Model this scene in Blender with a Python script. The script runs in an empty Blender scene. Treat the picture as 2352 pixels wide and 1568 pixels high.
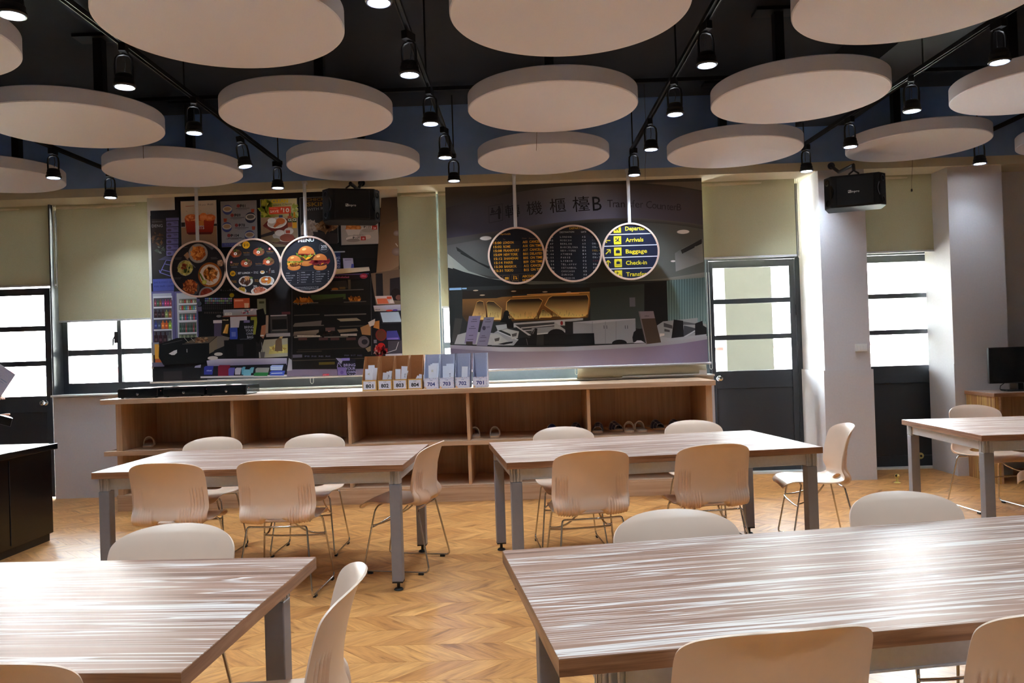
import bpy, bmesh, math, random
import numpy as np
from mathutils import Vector, Matrix
from mathutils.geometry import tessellate_polygon
R = random.Random(7)
PI = math.pi
SC = bpy.context.scene
COL = SC.collection
# ------------------------------------------------------------------ camera
F, CX, CY, EYE = 1840.0, 1176.0, 784.0, 1.40
def _n(v): return v / np.linalg.norm(v)
_Y = _n(np.array([29.0, 16.0, F]))
_z = np.array([-math.sin(.033), -math.cos(.033), 0.0])
_Z = _n(_z - _Y * _z.dot(_Y))
_X = np.cross(_Y, _Z)
CAMM = np.stack([_X, _Y, _Z], 1)
def ray(x, y): return CAMM.T @ np.array([x - CX, y - CY, F])
def at_y(x, y, Y):            # the point of the plane Y that the photograph shows at (x, y)
    d = ray(x, y); t = Y / d[1]; return Vector((d[0]*t, Y, EYE + d[2]*t))
def at_z(x, y, z):
    d = ray(x, y); t = (z-EYE) / d[2]; return Vector((d[0]*t, d[1]*t, z))
def to_px(p):
    c = CAMM @ np.array([p[0], p[1], p[2]-EYE]); return CX+F*c[0]/c[2], CY+F*c[1]/c[2]
cam = bpy.data.cameras.new('camera'); cam.sensor_width = 36; cam.lens = 36*F/2352; cam.clip_start = .05
camo = bpy.data.objects.new('camera', cam); COL.objects.link(camo)
r0, r1, r2 = CAMM[0], CAMM[1], CAMM[2]
camo.matrix_world = Matrix(((r0[0], -r1[0], -r2[0], 0), (r0[1], -r1[1], -r2[1], 0), (r0[2], -r1[2], -r2[2], EYE), (0, 0, 0, 1)))
SC.camera = camo
# ------------------------------------------------------------------ world, sun, exposure
w = bpy.data.worlds.new('sky'); SC.world = w; w.use_nodes = True
bgn = w.node_tree.nodes['Background']; bgn.inputs[0].default_value = (.80, .90, 1.0, 1); bgn.inputs[1].default_value = 45.0
SC.view_settings.view_transform = 'Standard'; SC.view_settings.look = 'None'
SC.view_settings.exposure = 0.62; SC.view_settings.gamma = 1.0; SC.view_settings.use_curve_mapping = False
SC.cycles.use_denoising = True
SC.cycles.max_bounces = 9; SC.cycles.diffuse_bounces = 5; SC.cycles.glossy_bounces = 4; SC.cycles.transmission_bounces = 4; SC.cycles.transparent_max_bounces = 8
SC.cycles.caustics_reflective = False; SC.cycles.caustics_refractive = False; SC.cycles.sample_clamp_indirect = 12
sun = bpy.data.lights.new('sun', 'SUN'); sun.energy = 100.0; sun.angle = .01; sun.color = (1, .97, .92)
suno = bpy.data.objects.new('sun', sun); COL.objects.link(suno); suno.rotation_euler = (math.radians(48), 0, math.radians(-18))   # high behind the building: lights the block across the yard
SPOT_W = 72.0
# ------------------------------------------------------------------ helpers
def lin(c):
    c = c/255.0
    return c/12.92 if c <= .04045 else ((c+.055)/1.055)**2.4
def rgb(r, g, b, k=1.0): return (min(lin(r)*k, .95), min(lin(g)*k, .95), min(lin(b)*k, .95), 1)
class MB:
    def __init__(s): s.v = []; s.f = []; s.uv = None
    def add(s, vs, fs):
        o = len(s.v); s.v += [tuple(p) for p in vs]; s.f += [tuple(i+o for i in f) for f in fs]; return s
    def box(s, x0, x1, y0, y1, z0, z1, m=None):
        vs = [Vector(p) for p in ((x0,y0,z0),(x1,y0,z0),(x1,y1,z0),(x0,y1,z0),(x0,y0,z1),(x1,y0,z1),(x1,y1,z1),(x0,y1,z1))]
        if m: vs = [m @ p for p in vs]
        return s.add(vs, [(0,3,2,1),(4,5,6,7),(0,1,5,4),(1,2,6,5),(2,3,7,6),(3,0,4,7)])
    def prism(s, poly, a0, a1, axis='y'):
        n = len(poly)
        def mk(p, a): return (p[0], a, p[1]) if axis == 'y' else ((a, p[0], p[1]) if axis == 'x' else (p[0], p[1], a))
        vs = [mk(p, a0) for p in poly] + [mk(p, a1) for p in poly]
        fs = [tuple(range(n))[::-1], tuple(range(n, 2*n))] + [(i, (i+1) % n, n+(i+1) % n, n+i) for i in range(n)]
        return s.add(vs, fs)
    def tube(s, path, r, n=8, closed=False, cap=True):
        path = [Vector(p) for p in path]; N = len(path); rings = []
        rr = r if isinstance(r, (list, tuple)) else [r]*N
        up = None
        for i, p in enumerate(path):
            a = path[i-1] if (i or closed) else p; b = path[(i+1) % N] if (i < N-1 or closed) else p
            t = (b-a).normalized()
            if up is None: up = t.orthogonal().normalized()
            u = (up - t*up.dot(t)); u = u.normalized() if u.length > 1e-6 else t.orthogonal().normalized(); up = u
            q = t.cross(u)
            rings.append([p + (u*math.cos(k*2*PI/n) + q*math.sin(k*2*PI/n))*rr[i] for k in range(n)])
        vs = [p for ring in rings for p in ring]; fs = []
        for i in range(N if closed else N-1):
            for k in range(n):
                a = i*n+k; b = i*n+(k+1) % n; c = ((i+1) % N)*n+(k+1) % n; d = ((i+1) % N)*n+k
                fs.append((a, b, c, d))
        if cap and not closed: fs += [tuple(range(n))[::-1], tuple(range((N-1)*n, N*n))]
        return s.add(vs, fs)
    def cyl(s, p0, p1, r, n=16, r1=None): return s.tube([p0, p1], [r, r if r1 is None else r1], n)
    def lathe(s, prof, c=(0,0,0), n=24, m=None, cap=True):
        vs = []
        for (r, z) in prof:
            for k in range(n):
                p = Vector((c[0]+r*math.cos(2*PI*k/n), c[1]+r*math.sin(2*PI*k/n), c[2]+z)); vs.append(m @ p if m else p)
        fs = [(i*n+k, i*n+(k+1) % n, (i+1)*n+(k+1) % n, (i+1)*n+k) for i in range(len(prof)-1) for k in range(n)]
        if cap: fs += [tuple(range(n))[::-1], tuple(range((len(prof)-1)*n, len(prof)*n))]
        return s.add(vs, fs)
    def build(s, name, mat, parent=None, smooth=None, bevel=0, kind=None, loc=None, rotz=0):
        me = bpy.data.meshes.new(name); me.from_pydata(s.v, [], s.f)
        bm = bmesh.new(); bm.from_mesh(me); bmesh.ops.recalc_face_normals(bm, faces=bm.faces); bm.to_mesh(me); bm.free()
        me.materials.append(mat)
        if smooth: me.shade_smooth(); me.set_sharp_from_angle(angle=math.radians(smooth))
        return link(name, me, parent, bevel, kind, loc, rotz)
def link(name, me, parent=None, bevel=0, kind=None, loc=None, rotz=0):
    o = bpy.data.objects.new(name, me); COL.objects.link(o); o.parent = parent
    if bevel:
        b = o.modifiers.new('bevel', 'BEVEL'); b.width = bevel; b.segments = 2; b.limit_method = 'ANGLE'
    if kind: o['kind'] = kind
    if loc is not None: o.location = loc
    o.rotation_euler.z = rotz
    return o
def thing(name, label, cat, loc=(0,0,0), rotz=0, group=None):
    o = bpy.data.objects.new(name, None); COL.objects.link(o); o.location = loc; o.rotation_euler.z = rotz
    o.empty_display_size = .1
    return tag(o, label, cat, group)
def tag(o, label, cat, group=None):
    o['label'] = label; o['category'] = cat
    if group: o['group'] = group
    return o
KIDS = {}
def copy_tree(o, label=None, loc=None, rotz=None):
    def rec(a, par):
        c = a.copy(); COL.objects.link(c); c.parent = par
        for ch in [x for x in ALL_CHILD.get(a.name, [])]: rec(ch, c)
        return c
    ALL_CHILD = {}
    def walk(a):
        ks = list(a.children); ALL_CHILD[a.name] = ks
        for k in ks: walk(k)
    walk(o)
    c = rec(o, None)
    if label: c['label'] = label
    if loc is not None: c.location = loc
    if rotz is not None: c.rotation_euler.z = rotz
    return c
# ------------------------------------------------------------------ materials
def newmat(name):
    m = bpy.data.materials.new(name); m.use_nodes = True; nt = m.node_tree
    return m, nt, nt.nodes['Principled BSDF']
def nd(nt, t, **kw):
    n = nt.nodes.new(t)
    for k, v in kw.items(): setattr(n, k, v)
    return n
def ramp(nt, fac, stops, interp='LINEAR'):
    r = nd(nt, 'ShaderNodeValToRGB'); cr = r.color_ramp; cr.interpolation = interp
    while len(cr.elements) < len(stops): cr.elements.new(.5)
    for e, (p, c) in zip(cr.elements, stops): e.position = p; e.color = c
    nt.links.new(fac, r.inputs[0]); return r.outputs[0]
def pm(name, c, rough=.6, metal=0.0, var=.06, scale=30.0, bump=0.0, spec=.5, coat=0.0):
    m, nt, b = newmat(name); L = nt.links.new
    tc = nd(nt, 'ShaderNodeTexCoord'); nz = nd(nt, 'ShaderNodeTexNoise'); nz.inputs['Scale'].default_value = scale; nz.inputs['Detail'].default_value = 3
    L(tc.outputs['Object'], nz.inputs['Vector'])
    lo = tuple(x*(1-var) for x in c[:3])+(1,); hi = tuple(min(1, x*(1+var)) for x in c[:3])+(1,)
    L(ramp(nt, nz.outputs[0], [(.3, lo), (.7, hi)]), b.inputs['Base Color'])
    b.inputs['Roughness'].default_value = rough; b.inputs['Metallic'].default_value = metal
    b.inputs['Specular IOR Level'].default_value = spec; b.inputs['Coat Weight'].default_value = coat
    if bump:
        bp = nd(nt, 'ShaderNodeBump'); bp.inputs['Strength'].default_value = bump; bp.inputs['Distance'].default_value = .002
        L(nz.outputs[0], bp.inputs['Height']); L(bp.outputs[0], b.inputs['Normal'])
    return m
def woodmat(name, stops, axis='x', along=1.2, across=30.0, rough=.45, distort=.6, spec=.5, detail=4, coat=0.0):
    m, nt, b = newmat(name); L = nt.links.new
    tc = nd(nt, 'ShaderNodeTexCoord'); mp = nd(nt, 'ShaderNodeMapping'); oi = nd(nt, 'ShaderNodeObjectInfo')
    sc = {'x': (along, across, across), 'y': (across, along, across), 'z': (across, across, along)}[axis]
    mp.inputs['Scale'].default_value = sc
    mul = nd(nt, 'ShaderNodeMath', operation='MULTIPLY'); mul.inputs[1].default_value = 37.0
    cmb = nd(nt, 'ShaderNodeCombineXYZ'); L(oi.outputs['Random'], mul.inputs[0])
    for k in range(3): L(mul.outputs[0], cmb.inputs[k])
    L(tc.outputs['Object'], mp.inputs['Vector']); ad = nd(nt, 'ShaderNodeVectorMath', operation='ADD')
    L(mp.outputs[0], ad.inputs[0]); L(cmb.outputs[0], ad.inputs[1])
    nz = nd(nt, 'ShaderNodeTexNoise'); nz.inputs['Scale'].default_value = 1.0; nz.inputs['Detail'].default_value = detail; nz.inputs['Roughness'].default_value = .55; nz.inputs['Distortion'].default_value = distort
    L(ad.outputs[0], nz.inputs['Vector'])
    L(ramp(nt, nz.outputs[0], stops), b.inputs['Base Color'])
    b.inputs['Roughness'].default_value = rough; b.inputs['Specular IOR Level'].default_value = spec; b.inputs['Coat Weight'].default_value = coat
    return m
def emis(name, c, s):
    m, nt, b = newmat(name); b.inputs['Base Color'].default_value = c; b.inputs['Emission Color'].default_value = c; b.inputs['Emission Strength'].default_value = s
    return m
def glassmat(name, rgb3, refl=.06):
    m, nt, b = newmat(name); nt.nodes.remove(b); L = nt.links.new
    out = nt.nodes['Material Output']; tr = nd(nt, 'ShaderNodeBsdfTransparent'); gl = nd(nt, 'ShaderNodeBsdfGlossy'); mx = nd(nt, 'ShaderNodeMixShader')
    fr = nd(nt, 'ShaderNodeFresnel'); fr.inputs[0].default_value = 1.45
    tr.inputs[0].default_value = rgb3; gl.inputs['Roughness'].default_value = .02
    L(fr.outputs[0], mx.inputs[0]); L(tr.outputs[0], mx.inputs[1]); L(gl.outputs[0], mx.inputs[2]); L(mx.outputs[0], out.inputs[0])
    return m
M = {}
M['wall'] = pm('wall_paint', rgb(205, 202, 204), .75, var=.025, scale=60, bump=.15)
M['wall_out'] = pm('render_cream', rgb(232, 224, 190), .85, var=.08, scale=25, bump=.3)
M['cream'] = pm('cream_paint', rgb(205, 195, 170), .7, var=.02)
M['ceil'] = pm('ceiling_dark_paint', rgb(40, 46, 58), .75, var=.05, scale=8)
M['upper'] = pm('upper_wall_slate_paint', rgb(132, 166, 222), .8, var=.04, scale=8)
M['disc'] = pm('acoustic_felt', rgb(228, 232, 252), .9, var=.015, scale=180, bump=.2)
M['cabblack'] = pm('black_vinyl_cabinet', rgb(12, 12, 13), .65, var=.1, spec=.3)
M['black'] = pm('black_powder_coat', rgb(18, 18, 20), .45, var=.1)
M['blacktop'] = pm('black_polished_top', rgb(12, 12, 14), .13, var=.05)
M['blackgloss'] = pm('black_gloss', rgb(10, 10, 12), .22, var=.05)
M['frame'] = pm('dark_grey_aluminium', rgb(44, 47, 52), .42, var=.06)
M['frame_sill_lit'] = pm('aluminium_sill_lit', rgb(78, 88, 98), .4, var=.05)  # dark aluminium again, with the bright sill's reflected light put into its colour
M['doorpanel'] = pm('charcoal_door_skin', rgb(40, 42, 46), .5, var=.08, scale=90, bump=.1)
M['chrome'] = pm('chrome', rgb(205, 208, 212), .12, metal=1.0, var=.02)
M['alu'] = pm('anodised_aluminium', rgb(206, 206, 210), .42, metal=.45, var=.04, scale=60)
M['leg'] = pm('grey_powder_coat_leg', rgb(142, 142, 150), .45, metal=.1, var=.03)
M['shell'] = pm('cream_plastic', rgb(240, 211, 186), .34, var=.015, scale=12)
M['rubber'] = pm('black_rubber', rgb(22, 22, 24), .6, var=.1)
M['felt_dark'] = pm('dark_felt', rgb(70, 60, 56), .9, var=.2, scale=120)
M['oak'] = woodmat('oak_laminate', [(.3, rgb(176, 138, 106)), (.5, rgb(196, 160, 128)), (.7, rgb(206, 172, 140))], 'x', 1.5, 40)
M['oakv'] = woodmat('oak_laminate_upright', [(.3, rgb(182, 144, 110)), (.5, rgb(198, 160, 124)), (.7, rgb(208, 170, 134))], 'z', 1.2, 30)
M['zebra'] = woodmat('striped_table_laminate', [(.28, rgb(118, 84, 66)), (.38, rgb(156, 118, 98)), (.46, rgb(170, 132, 111)), (.487, rgb(218, 203, 192)), (.507, rgb(222, 209, 199)), (.52, rgb(148, 110, 90)), (.59, rgb(170, 132, 112)), (.606, rgb(216, 201, 190)), (.63, rgb(156, 118, 98)), (.72, rgb(126, 92, 74))], 'x', .6, 21, .42, .8, .3, 2.5)
M['edge'] = woodmat('table_edge_laminate', [(.3, rgb(112, 74, 48)), (.5, rgb(150, 104, 72)), (.7, rgb(172, 128, 96))], 'x', 2.0, 45, .4, 1.2)
M['edgey'] = woodmat('table_end_edge_laminate', [(.3, rgb(112, 74, 48)), (.5, rgb(150, 104, 72)), (.7, rgb(172, 128, 96))], 'y', 2.0, 45, .4, 1.2)
M['deskv'] = woodmat('striped_desk_side', [(.32, rgb(140, 92, 50)), (.46, rgb(176, 128, 78)), (.54, rgb(206, 170, 100)), (.62, rgb(150, 100, 58)), (.7, rgb(214, 184, 124))], 'z', .7, 22, .4, .5)
M['glass'] = glassmat('window_glass', (.97, .99, .98, 1))
M['paper'] = pm('white_paper', rgb(236, 236, 244), .8, var=.01)
M['whitepl'] = pm('white_plastic', rgb(225, 225, 222), .4, var=.01)
M['kraft'] = pm('kraft_board', rgb(172, 112, 62), .8, var=.05, scale=80)
M['greyboard'] = pm('pale_grey_board', rgb(178, 178, 196), .7, var=.03, scale=80)
M['rim'] = pm('sign_rim_beech', rgb(222, 192, 176), .5, var=.03, scale=40)
M['rod'] = pm('grey_painted_rod', rgb(205, 207, 210), .5, metal=.0, var=.02)
M['red'] = pm('faded_red_rail_paint', rgb(222, 112, 106), .5, var=.05)
M['slip_sole'] = pm('slipper_sole_linen', rgb(240, 214, 182), .9, var=.08, scale=200)
M['slip_linen'] = pm('slipper_strap_linen', rgb(246, 234, 216), .95, var=.1, scale=220)
M['slip_in'] = pm('slipper_grey_lining', rgb(205, 198, 188), .95, var=.1, scale=220)
M['cord'] = pm('white_cord', rgb(215, 212, 200), .6, var=.02)
M['yellow'] = pm('aged_ivory_plastic', rgb(214, 196, 120), .5, var=.05)
M['column'] = pm('darkened_render', rgb(72, 70, 60), .9, var=.08, scale=25, bump=.3)  # render darkened in its base colour so bright daylight leaves it cream
M['concrete'] = pm('pale_concrete', rgb(226, 225, 222), .9, var=.06, scale=10)
M['leaf'] = pm('leaf_green', rgb(110, 150, 80), .6, var=.2)
M['bark'] = pm('bark', rgb(110, 90, 70), .9, var=.2)
def blindmat():
    m, nt, b = newmat('roller_blind_fabric'); nt.nodes.remove(b); L = nt.links.new
    out = nt.nodes['Material Output']; di = nd(nt, 'ShaderNodeBsdfDiffuse'); tl = nd(nt, 'ShaderNodeBsdfTranslucent'); mx = nd(nt, 'ShaderNodeMixShader'); mx.inputs[0].default_value = .008
    tc = nd(nt, 'ShaderNodeTexCoord'); nz = nd(nt, 'ShaderNodeTexNoise'); nz.inputs['Scale'].default_value = 300; L(tc.outputs['Object'], nz.inputs['Vector'])
    c = ramp(nt, nz.outputs[0], [(.3, rgb(168, 163, 134)), (.7, rgb(180, 175, 147))])
    L(c, di.inputs[0]); L(c, tl.inputs[0]); L(di.outputs[0], mx.inputs[1]); L(tl.outputs[0], mx.inputs[2]); L(mx.outputs[0], out.inputs[0])
    return m
M['blind'] = blindmat()
def thinpaper():
    m, nt, b = newmat('thin_paper'); nt.nodes.remove(b); L = nt.links.new
    out = nt.nodes['Material Output']; di = nd(nt, 'ShaderNodeBsdfDiffuse'); tl = nd(nt, 'ShaderNodeBsdfTranslucent'); mx = nd(nt, 'ShaderNodeMixShader'); mx.inputs[0].default_value = .14
    tc = nd(nt, 'ShaderNodeTexCoord'); nz = nd(nt, 'ShaderNodeTexNoise'); nz.inputs['Scale'].default_value = 90; L(tc.outputs['Object'], nz.inputs['Vector'])
    c = ramp(nt, nz.outputs[0], [(.3, rgb(232, 230, 244)), (.7, rgb(240, 238, 248))]); L(c, di.inputs[0]); L(c, tl.inputs[0]); L(di.outputs[0], mx.inputs[1]); L(tl.outputs[0], mx.inputs[2]); L(mx.outputs[0], out.inputs[0]); return m
M['thinpaper'] = thinpaper()
def plankmat():
    m, nt, b = newmat('floor_plank_vinyl'); L = nt.links.new
    uv = nd(nt, 'ShaderNodeUVMap'); uv.uv_map = 'UVMap'; oi = nd(nt, 'ShaderNodeObjectInfo'); at = nd(nt, 'ShaderNodeAttribute'); at.attribute_name = 'tone'
    s1 = nd(nt, 'ShaderNodeMath', operation='MULTIPLY'); s1.inputs[1].default_value = 7.31; L(oi.outputs['Random'], s1.inputs[0])
    s2 = nd(nt, 'ShaderNodeMath', operation='ADD'); L(s1.outputs[0], s2.inputs[0]); L(at.outputs['Fac'], s2.inputs[1])
    rnd = nd(nt, 'ShaderNodeMath', operation='FRACT'); L(s2.outputs[0], rnd.inputs[0])
    off = nd(nt, 'ShaderNodeMath', operation='MULTIPLY'); off.inputs[1].default_value = 91.0; L(rnd.outputs[0], off.inputs[0])
    cmb = nd(nt, 'ShaderNodeCombineXYZ')
    for k in range(3): L(off.outputs[0], cmb.inputs[k])
    def noise(sc, det, dist):
        mp = nd(nt, 'ShaderNodeMapping'); mp.inputs['Scale'].default_value = sc; L(uv.outputs[0], mp.inputs[0])
        ad = nd(nt, 'ShaderNodeVectorMath', operation='ADD'); L(mp.outputs[0], ad.inputs[0]); L(cmb.outputs[0], ad.inputs[1])
        nz = nd(nt, 'ShaderNodeTexNoise'); nz.inputs['Scale'].default_value = 1; nz.inputs['Detail'].default_value = det; nz.inputs['Distortion'].default_value = dist
        L(ad.outputs[0], nz.inputs['Vector']); return nz.outputs[0]
    big = noise((4, 22, 1), 3, .8); fine = noise((14, 150, 1), 3, .3)
    base = ramp(nt, rnd.outputs[0], [(0, rgb(192, 131, 74)), (.35, rgb(206, 146, 84)), (.7, rgb(216, 157, 93)), (1, rgb(198, 139, 82))])
    gr = ramp(nt, big, [(.26, (.44, .34, .28, 1)), (.41, (.82, .77, .72, 1)), (.6, (1, 1, 1, 1)), (.8, (1.12, 1.1, 1.06, 1))])
    fg = ramp(nt, fine, [(.3, (.82, .8, .77, 1)), (.6, (1.03, 1.03, 1.03, 1))])
    m1 = nd(nt, 'ShaderNodeMix', data_type='RGBA', blend_type='MULTIPLY'); m1.inputs[0].default_value = 1; L(base, m1.inputs[6]); L(gr, m1.inputs[7])
    m2 = nd(nt, 'ShaderNodeMix', data_type='RGBA', blend_type='MULTIPLY'); m2.inputs[0].default_value = 1; L(m1.outputs[2], m2.inputs[6]); L(fg, m2.inputs[7])
    L(m2.outputs[2], b.inputs['Base Color']); b.inputs['Roughness'].default_value = .36; b.inputs['Specular IOR Level'].default_value = .42
    return m
M['plank'] = plankmat()
def colmat(name, rough=.6):
    m, nt, b = newmat(name); at = nd(nt, 'ShaderNodeAttribute'); at.attribute_name = 'Col'
    nz = nd(nt, 'ShaderNodeTexNoise'); nz.inputs['Scale'].default_value = 400; tc = nd(nt, 'ShaderNodeTexCoord'); nt.links.new(tc.outputs['Object'], nz.inputs['Vector'])
    gr = ramp(nt, nz.outputs[0], [(.3, (.93, .93, .93, 1)), (.7, (1.05, 1.05, 1.05, 1))])
    mx = nd(nt, 'ShaderNodeMix', data_type='RGBA', blend_type='MULTIPLY'); mx.inputs[0].default_value = 1
    nt.links.new(at.outputs['Color'], mx.inputs[6]); nt.links.new(gr, mx.inputs[7]); nt.links.new(mx.outputs[2], b.inputs['Base Color'])
    b.inputs['Roughness'].default_value = rough; b.inputs['Specular IOR Level'].default_value = .2
    return m
M['print'] = colmat('printed_ink')
M['printgloss'] = colmat('printed_ink_satin', .4)
# ------------------------------------------------------------------ flat print: layered coloured polygons on one plane facing -Y
_txt = {}
def text_mesh(s, bold=0.0):
    k = (s, bold)
    if k not in _txt:
        c = bpy.data.curves.new('t', 'FONT'); c.body = s; c.resolution_u = 2; c.offset = bold
        o = bpy.data.objects.new('t', c); me = bpy.data.meshes.new_from_object(o)
        vs = [(v.co.x, v.co.y) for v in me.vertices]; fs = [tuple(p.vertices) for p in me.polygons]
        bpy.data.objects.remove(o); bpy.data.curves.remove(c); bpy.data.meshes.remove(me)
        _txt[k] = (vs, fs)
    return _txt[k]
def _caph():
    vs, _ = text_mesh('H'); return max(p[1] for p in vs)-min(p[1] for p in vs)
CAPH = _caph()
class Print:
    def __init__(s, Y, gain=1.7, step=4e-5, px=True): s.Y = Y; s.v = []; s.c = []; s.f = []; s.k = 0; s.gain = gain; s.step = step; s.clip = None; s.px = px
    def q(s, x, y):
        if not s.px: return (x, y)
        p = at_y(x, y, s.Y); return (p.x, p.z)
    @property
    def m(s): return s.Y/F if s.px else 1.0
    def col(s, c): return rgb(*c, k=s.gain)
    def circle_clip(s, cx, cy, r, n=48):
        u, w = s.q(cx, cy); r *= s.m; s.clip = [(u+r*math.cos(2*PI*i/n), w+r*math.sin(2*PI*i/n)) for i in range(n)]
    def rect_clip(s, u0, u1, w0, w1): s.clip = [(u0, w0), (u1, w0), (u1, w1), (u0, w1)]
    def raw(s, pts, cols, layer=True):            # world-plane polygon
        if layer: s.k += 1
        P = [(p[0], p[1])+tuple(c) for p, c in zip(pts, cols)]
        if s.clip:
            C = s.clip
            for i in range(len(C)):
                if not P: return
                a = C[i]; b = C[(i+1) % len(C)]; ex, ey = b[0]-a[0], b[1]-a[1]
                side = lambda p: ex*(p[1]-a[1])-ey*(p[0]-a[0])
                out = []
                for j in range(len(P)):
                    p, n = P[j], P[(j+1) % len(P)]; sp, sn = side(p), side(n)
                    if sp >= 0: out.append(p)
                    if (sp >= 0) != (sn >= 0):
                        t = sp/(sp-sn); out.append(tuple(p[z]+(n[z]-p[z])*t for z in range(6)))
                P = out
            if len(P) < 3: return
        o = len(s.v); y = s.Y-.0004-s.k*s.step
        for p in P: s.v.append((p[0], y, p[1])); s.c.append(p[2:])
        s.f.append(tuple(range(o, o+len(P))))
    def poly(s, pts, c):
        cs = [s.col(c)]*len(pts) if not isinstance(c[0], (tuple, list)) else [s.col(x) for x in c]
        cs += [cs[-1]]*(len(pts)-len(cs)); W = [s.q(*p) for p in pts]
        if len(pts) <= 4: s.raw(W, cs); return
        s.k += 1
        for t in tessellate_polygon([[Vector((a, b, 0)) for a, b in W]]): s.raw([W[i] for i in t], [cs[i] for i in t], False)
    def rect(s, x0, y0, x1, y1, c):               # level on the wall; c one colour or (top-left, top-right, bottom-right, bottom-left)
        u, w = s.q((x0+x1)/2, (y0+y1)/2); a = abs(x1-x0)/2*s.m; b = abs(y1-y0)/2*s.m
        cs = [s.col(c)]*4 if not isinstance(c[0], (tuple, list)) else [s.col(x) for x in c]
        s.raw([(u-a, w+b), (u+a, w+b), (u+a, w-b), (u-a, w-b)], cs)
    def ell(s, cx, cy, rx, ry, c, rot=0, n=20, edge=None):
        u, w = s.q(cx, cy); rx *= s.m; ry *= s.m; cr, sr = math.cos(rot), math.sin(rot)
        pts = [(u+rx*math.cos(t)*cr-ry*math.sin(t)*sr, w+rx*math.cos(t)*sr+ry*math.sin(t)*cr) for t in [2*PI*i/n for i in range(n)]]
        if edge is None: s.raw(pts, [s.col(c)]*n)
        else:
            s.k += 1
            for i in range(n): s.raw([(u, w), pts[i], pts[(i+1) % n]], [s.col(c), s.col(edge), s.col(edge)], False)
    def line(s, x0, y0, x1, y1, wd, c):
        a = s.q(x0, y0); b = s.q(x1, y1); dx, dy = b[0]-a[0], b[1]-a[1]; l = math.hypot(dx, dy) or 1; nx, ny = -dy/l*wd*s.m/2, dx/l*wd*s.m/2
        s.raw([(a[0]+nx, a[1]+ny), (a[0]-nx, a[1]-ny), (b[0]-nx, b[1]-ny), (b[0]+nx, b[1]+ny)], [s.col(c)]*4)
    def text(s, t, x, y, h, c, wd=None, bold=0.0, rot=0, al='c'):      # x, y: centre (al c) or left middle (al l) of the capitals
        vs, fs = text_mesh(t, bold)
        if not vs: return
        x0 = min(p[0] for p in vs); x1 = max(p[0] for p in vs); sy = h*s.m/CAPH; sx = (wd*s.m/(x1-x0)) if wd else sy
        u, w = s.q(x, y); ox = (x0+x1)/2 if al == 'c' else x0; cr, sr = math.cos(rot), math.sin(rot); s.k += 1; cc = s.col(c)
        for f in fs:
            pts = []
            for i in f:
                a = (vs[i][0]-ox)*sx; b = vs[i][1]*sy-h*s.m/2; pts.append((u+a*cr-b*sr, w+a*sr+b*cr))
            s.raw(pts, [cc]*len(pts), False)
    def specks(s, cx, cy, rx, ry, pal, n, sz, asp=2.0):
        s.k += 1; u, w = s.q(cx, cy); mm = s.m
        for i in range(n):
            a = R.random()*2*PI; d = math.sqrt(R.random()); x = u+rx*mm*d*math.cos(a); y = w+ry*mm*d*math.sin(a); r = R.random()*PI; z = sz*mm*(.5+R.random()); cr, sr = math.cos(r), math.sin(r); c = s.col(pal[R.randrange(len(pal))])
            s.raw([(x+z*cr*asp/2*p-z*sr/2*q_, y+z*sr*asp/2*p+z*cr/2*q_) for p, q_ in ((-1, 0), (0, -1), (1, 0), (0, 1))], [c]*4, False)
            if i % 12 == 11: s.k += 1
    def strip(s, pts, c, close=None):
        s.poly(pts, c)
    def build(s, name, parent, mat=None, loc=None):
        me = bpy.data.meshes.new(name); L = loc or (0, 0, 0)
        me.from_pydata([(a-L[0], b-L[1], c-L[2]) for a, b, c in s.v], [], s.f)
        ca = me.color_attributes.new('Col', 'FLOAT_COLOR', 'POINT')
        ca.data.foreach_set('color', np.array(s.c, dtype=np.float32).ravel())
        me.materials.append(mat or M['print'])
        return link(name, me, parent)
# ================================================================== the room
def struct(name, mb, mat, parent=None, **kw):
    o = mb.build(name, mat, parent, **kw)
    if parent is None: o['kind'] = 'structure'
    return o
struct('ceiling', MB().box(-7.1, 7.6, -3.6, 8.8, 3.85, 4.0), M['ceil'])
struct('wall_left', MB().box(-7.2, -7.0, -3.6, 8.8, 0, 4.0), M['wall'])
struct('wall_right', MB().box(7.5, 7.7, -3.6, 8.8, 0, 4.0), M['wall'])
struct('wall_behind', MB().box(-7.1, 7.6, -3.8, -3.6, 0, 4.0), M['wall'])
# floor: dark screed carrying chevron planks, each plank its own slab with an open joint
floor = struct('floor', MB().box(-7.1, 7.6, -3.6, 8.75, -.12, -.0032), M['felt_dark'])
PW, PP, GAP = .21, .158, .0007
def plank_mesh(sh):
    g = GAP; x = [(g, g), (PP-g, g), (PP-g+sh*(PW-2*g), PW-g), (g+sh*(PW-2*g), PW-g)]
    if sh < 0: x = [(p+0, q) for p, q in x]
    vs = [(p, q, -.003) for p, q in x]+[(p, q, 0) for p, q in x]
    fs = [(4, 5, 6, 7), (0, 1, 5, 4), (1, 2, 6, 5), (2, 3, 7, 6), (3, 0, 4, 7)]
    uv = [((p*sh+q)*.7071, (p-sh*q)*.7071) for p, q in x]*2
    return vs, fs, uv
def finish_planks(me, uvs, tones):
    ul = me.uv_layers.new(name='UVMap'); idx = np.zeros(len(me.loops), dtype=np.int32); me.loops.foreach_get('vertex_index', idx)
    ul.data.foreach_set('uv', np.array(uvs, dtype=np.float32)[idx].ravel())
    at = me.attributes.new('tone', 'FLOAT', 'POINT'); at.data.foreach_set('value', np.array(tones, dtype=np.float32))
    me.materials.append(M['plank'])
PM = {}
for sh in (1, -1):
    vs, fs, uv = plank_mesh(sh); me = bpy.data.meshes.new('plank'); me.from_pydata(vs, [], fs); finish_planks(me, uv, [0]*8); PM[sh] = me
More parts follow.
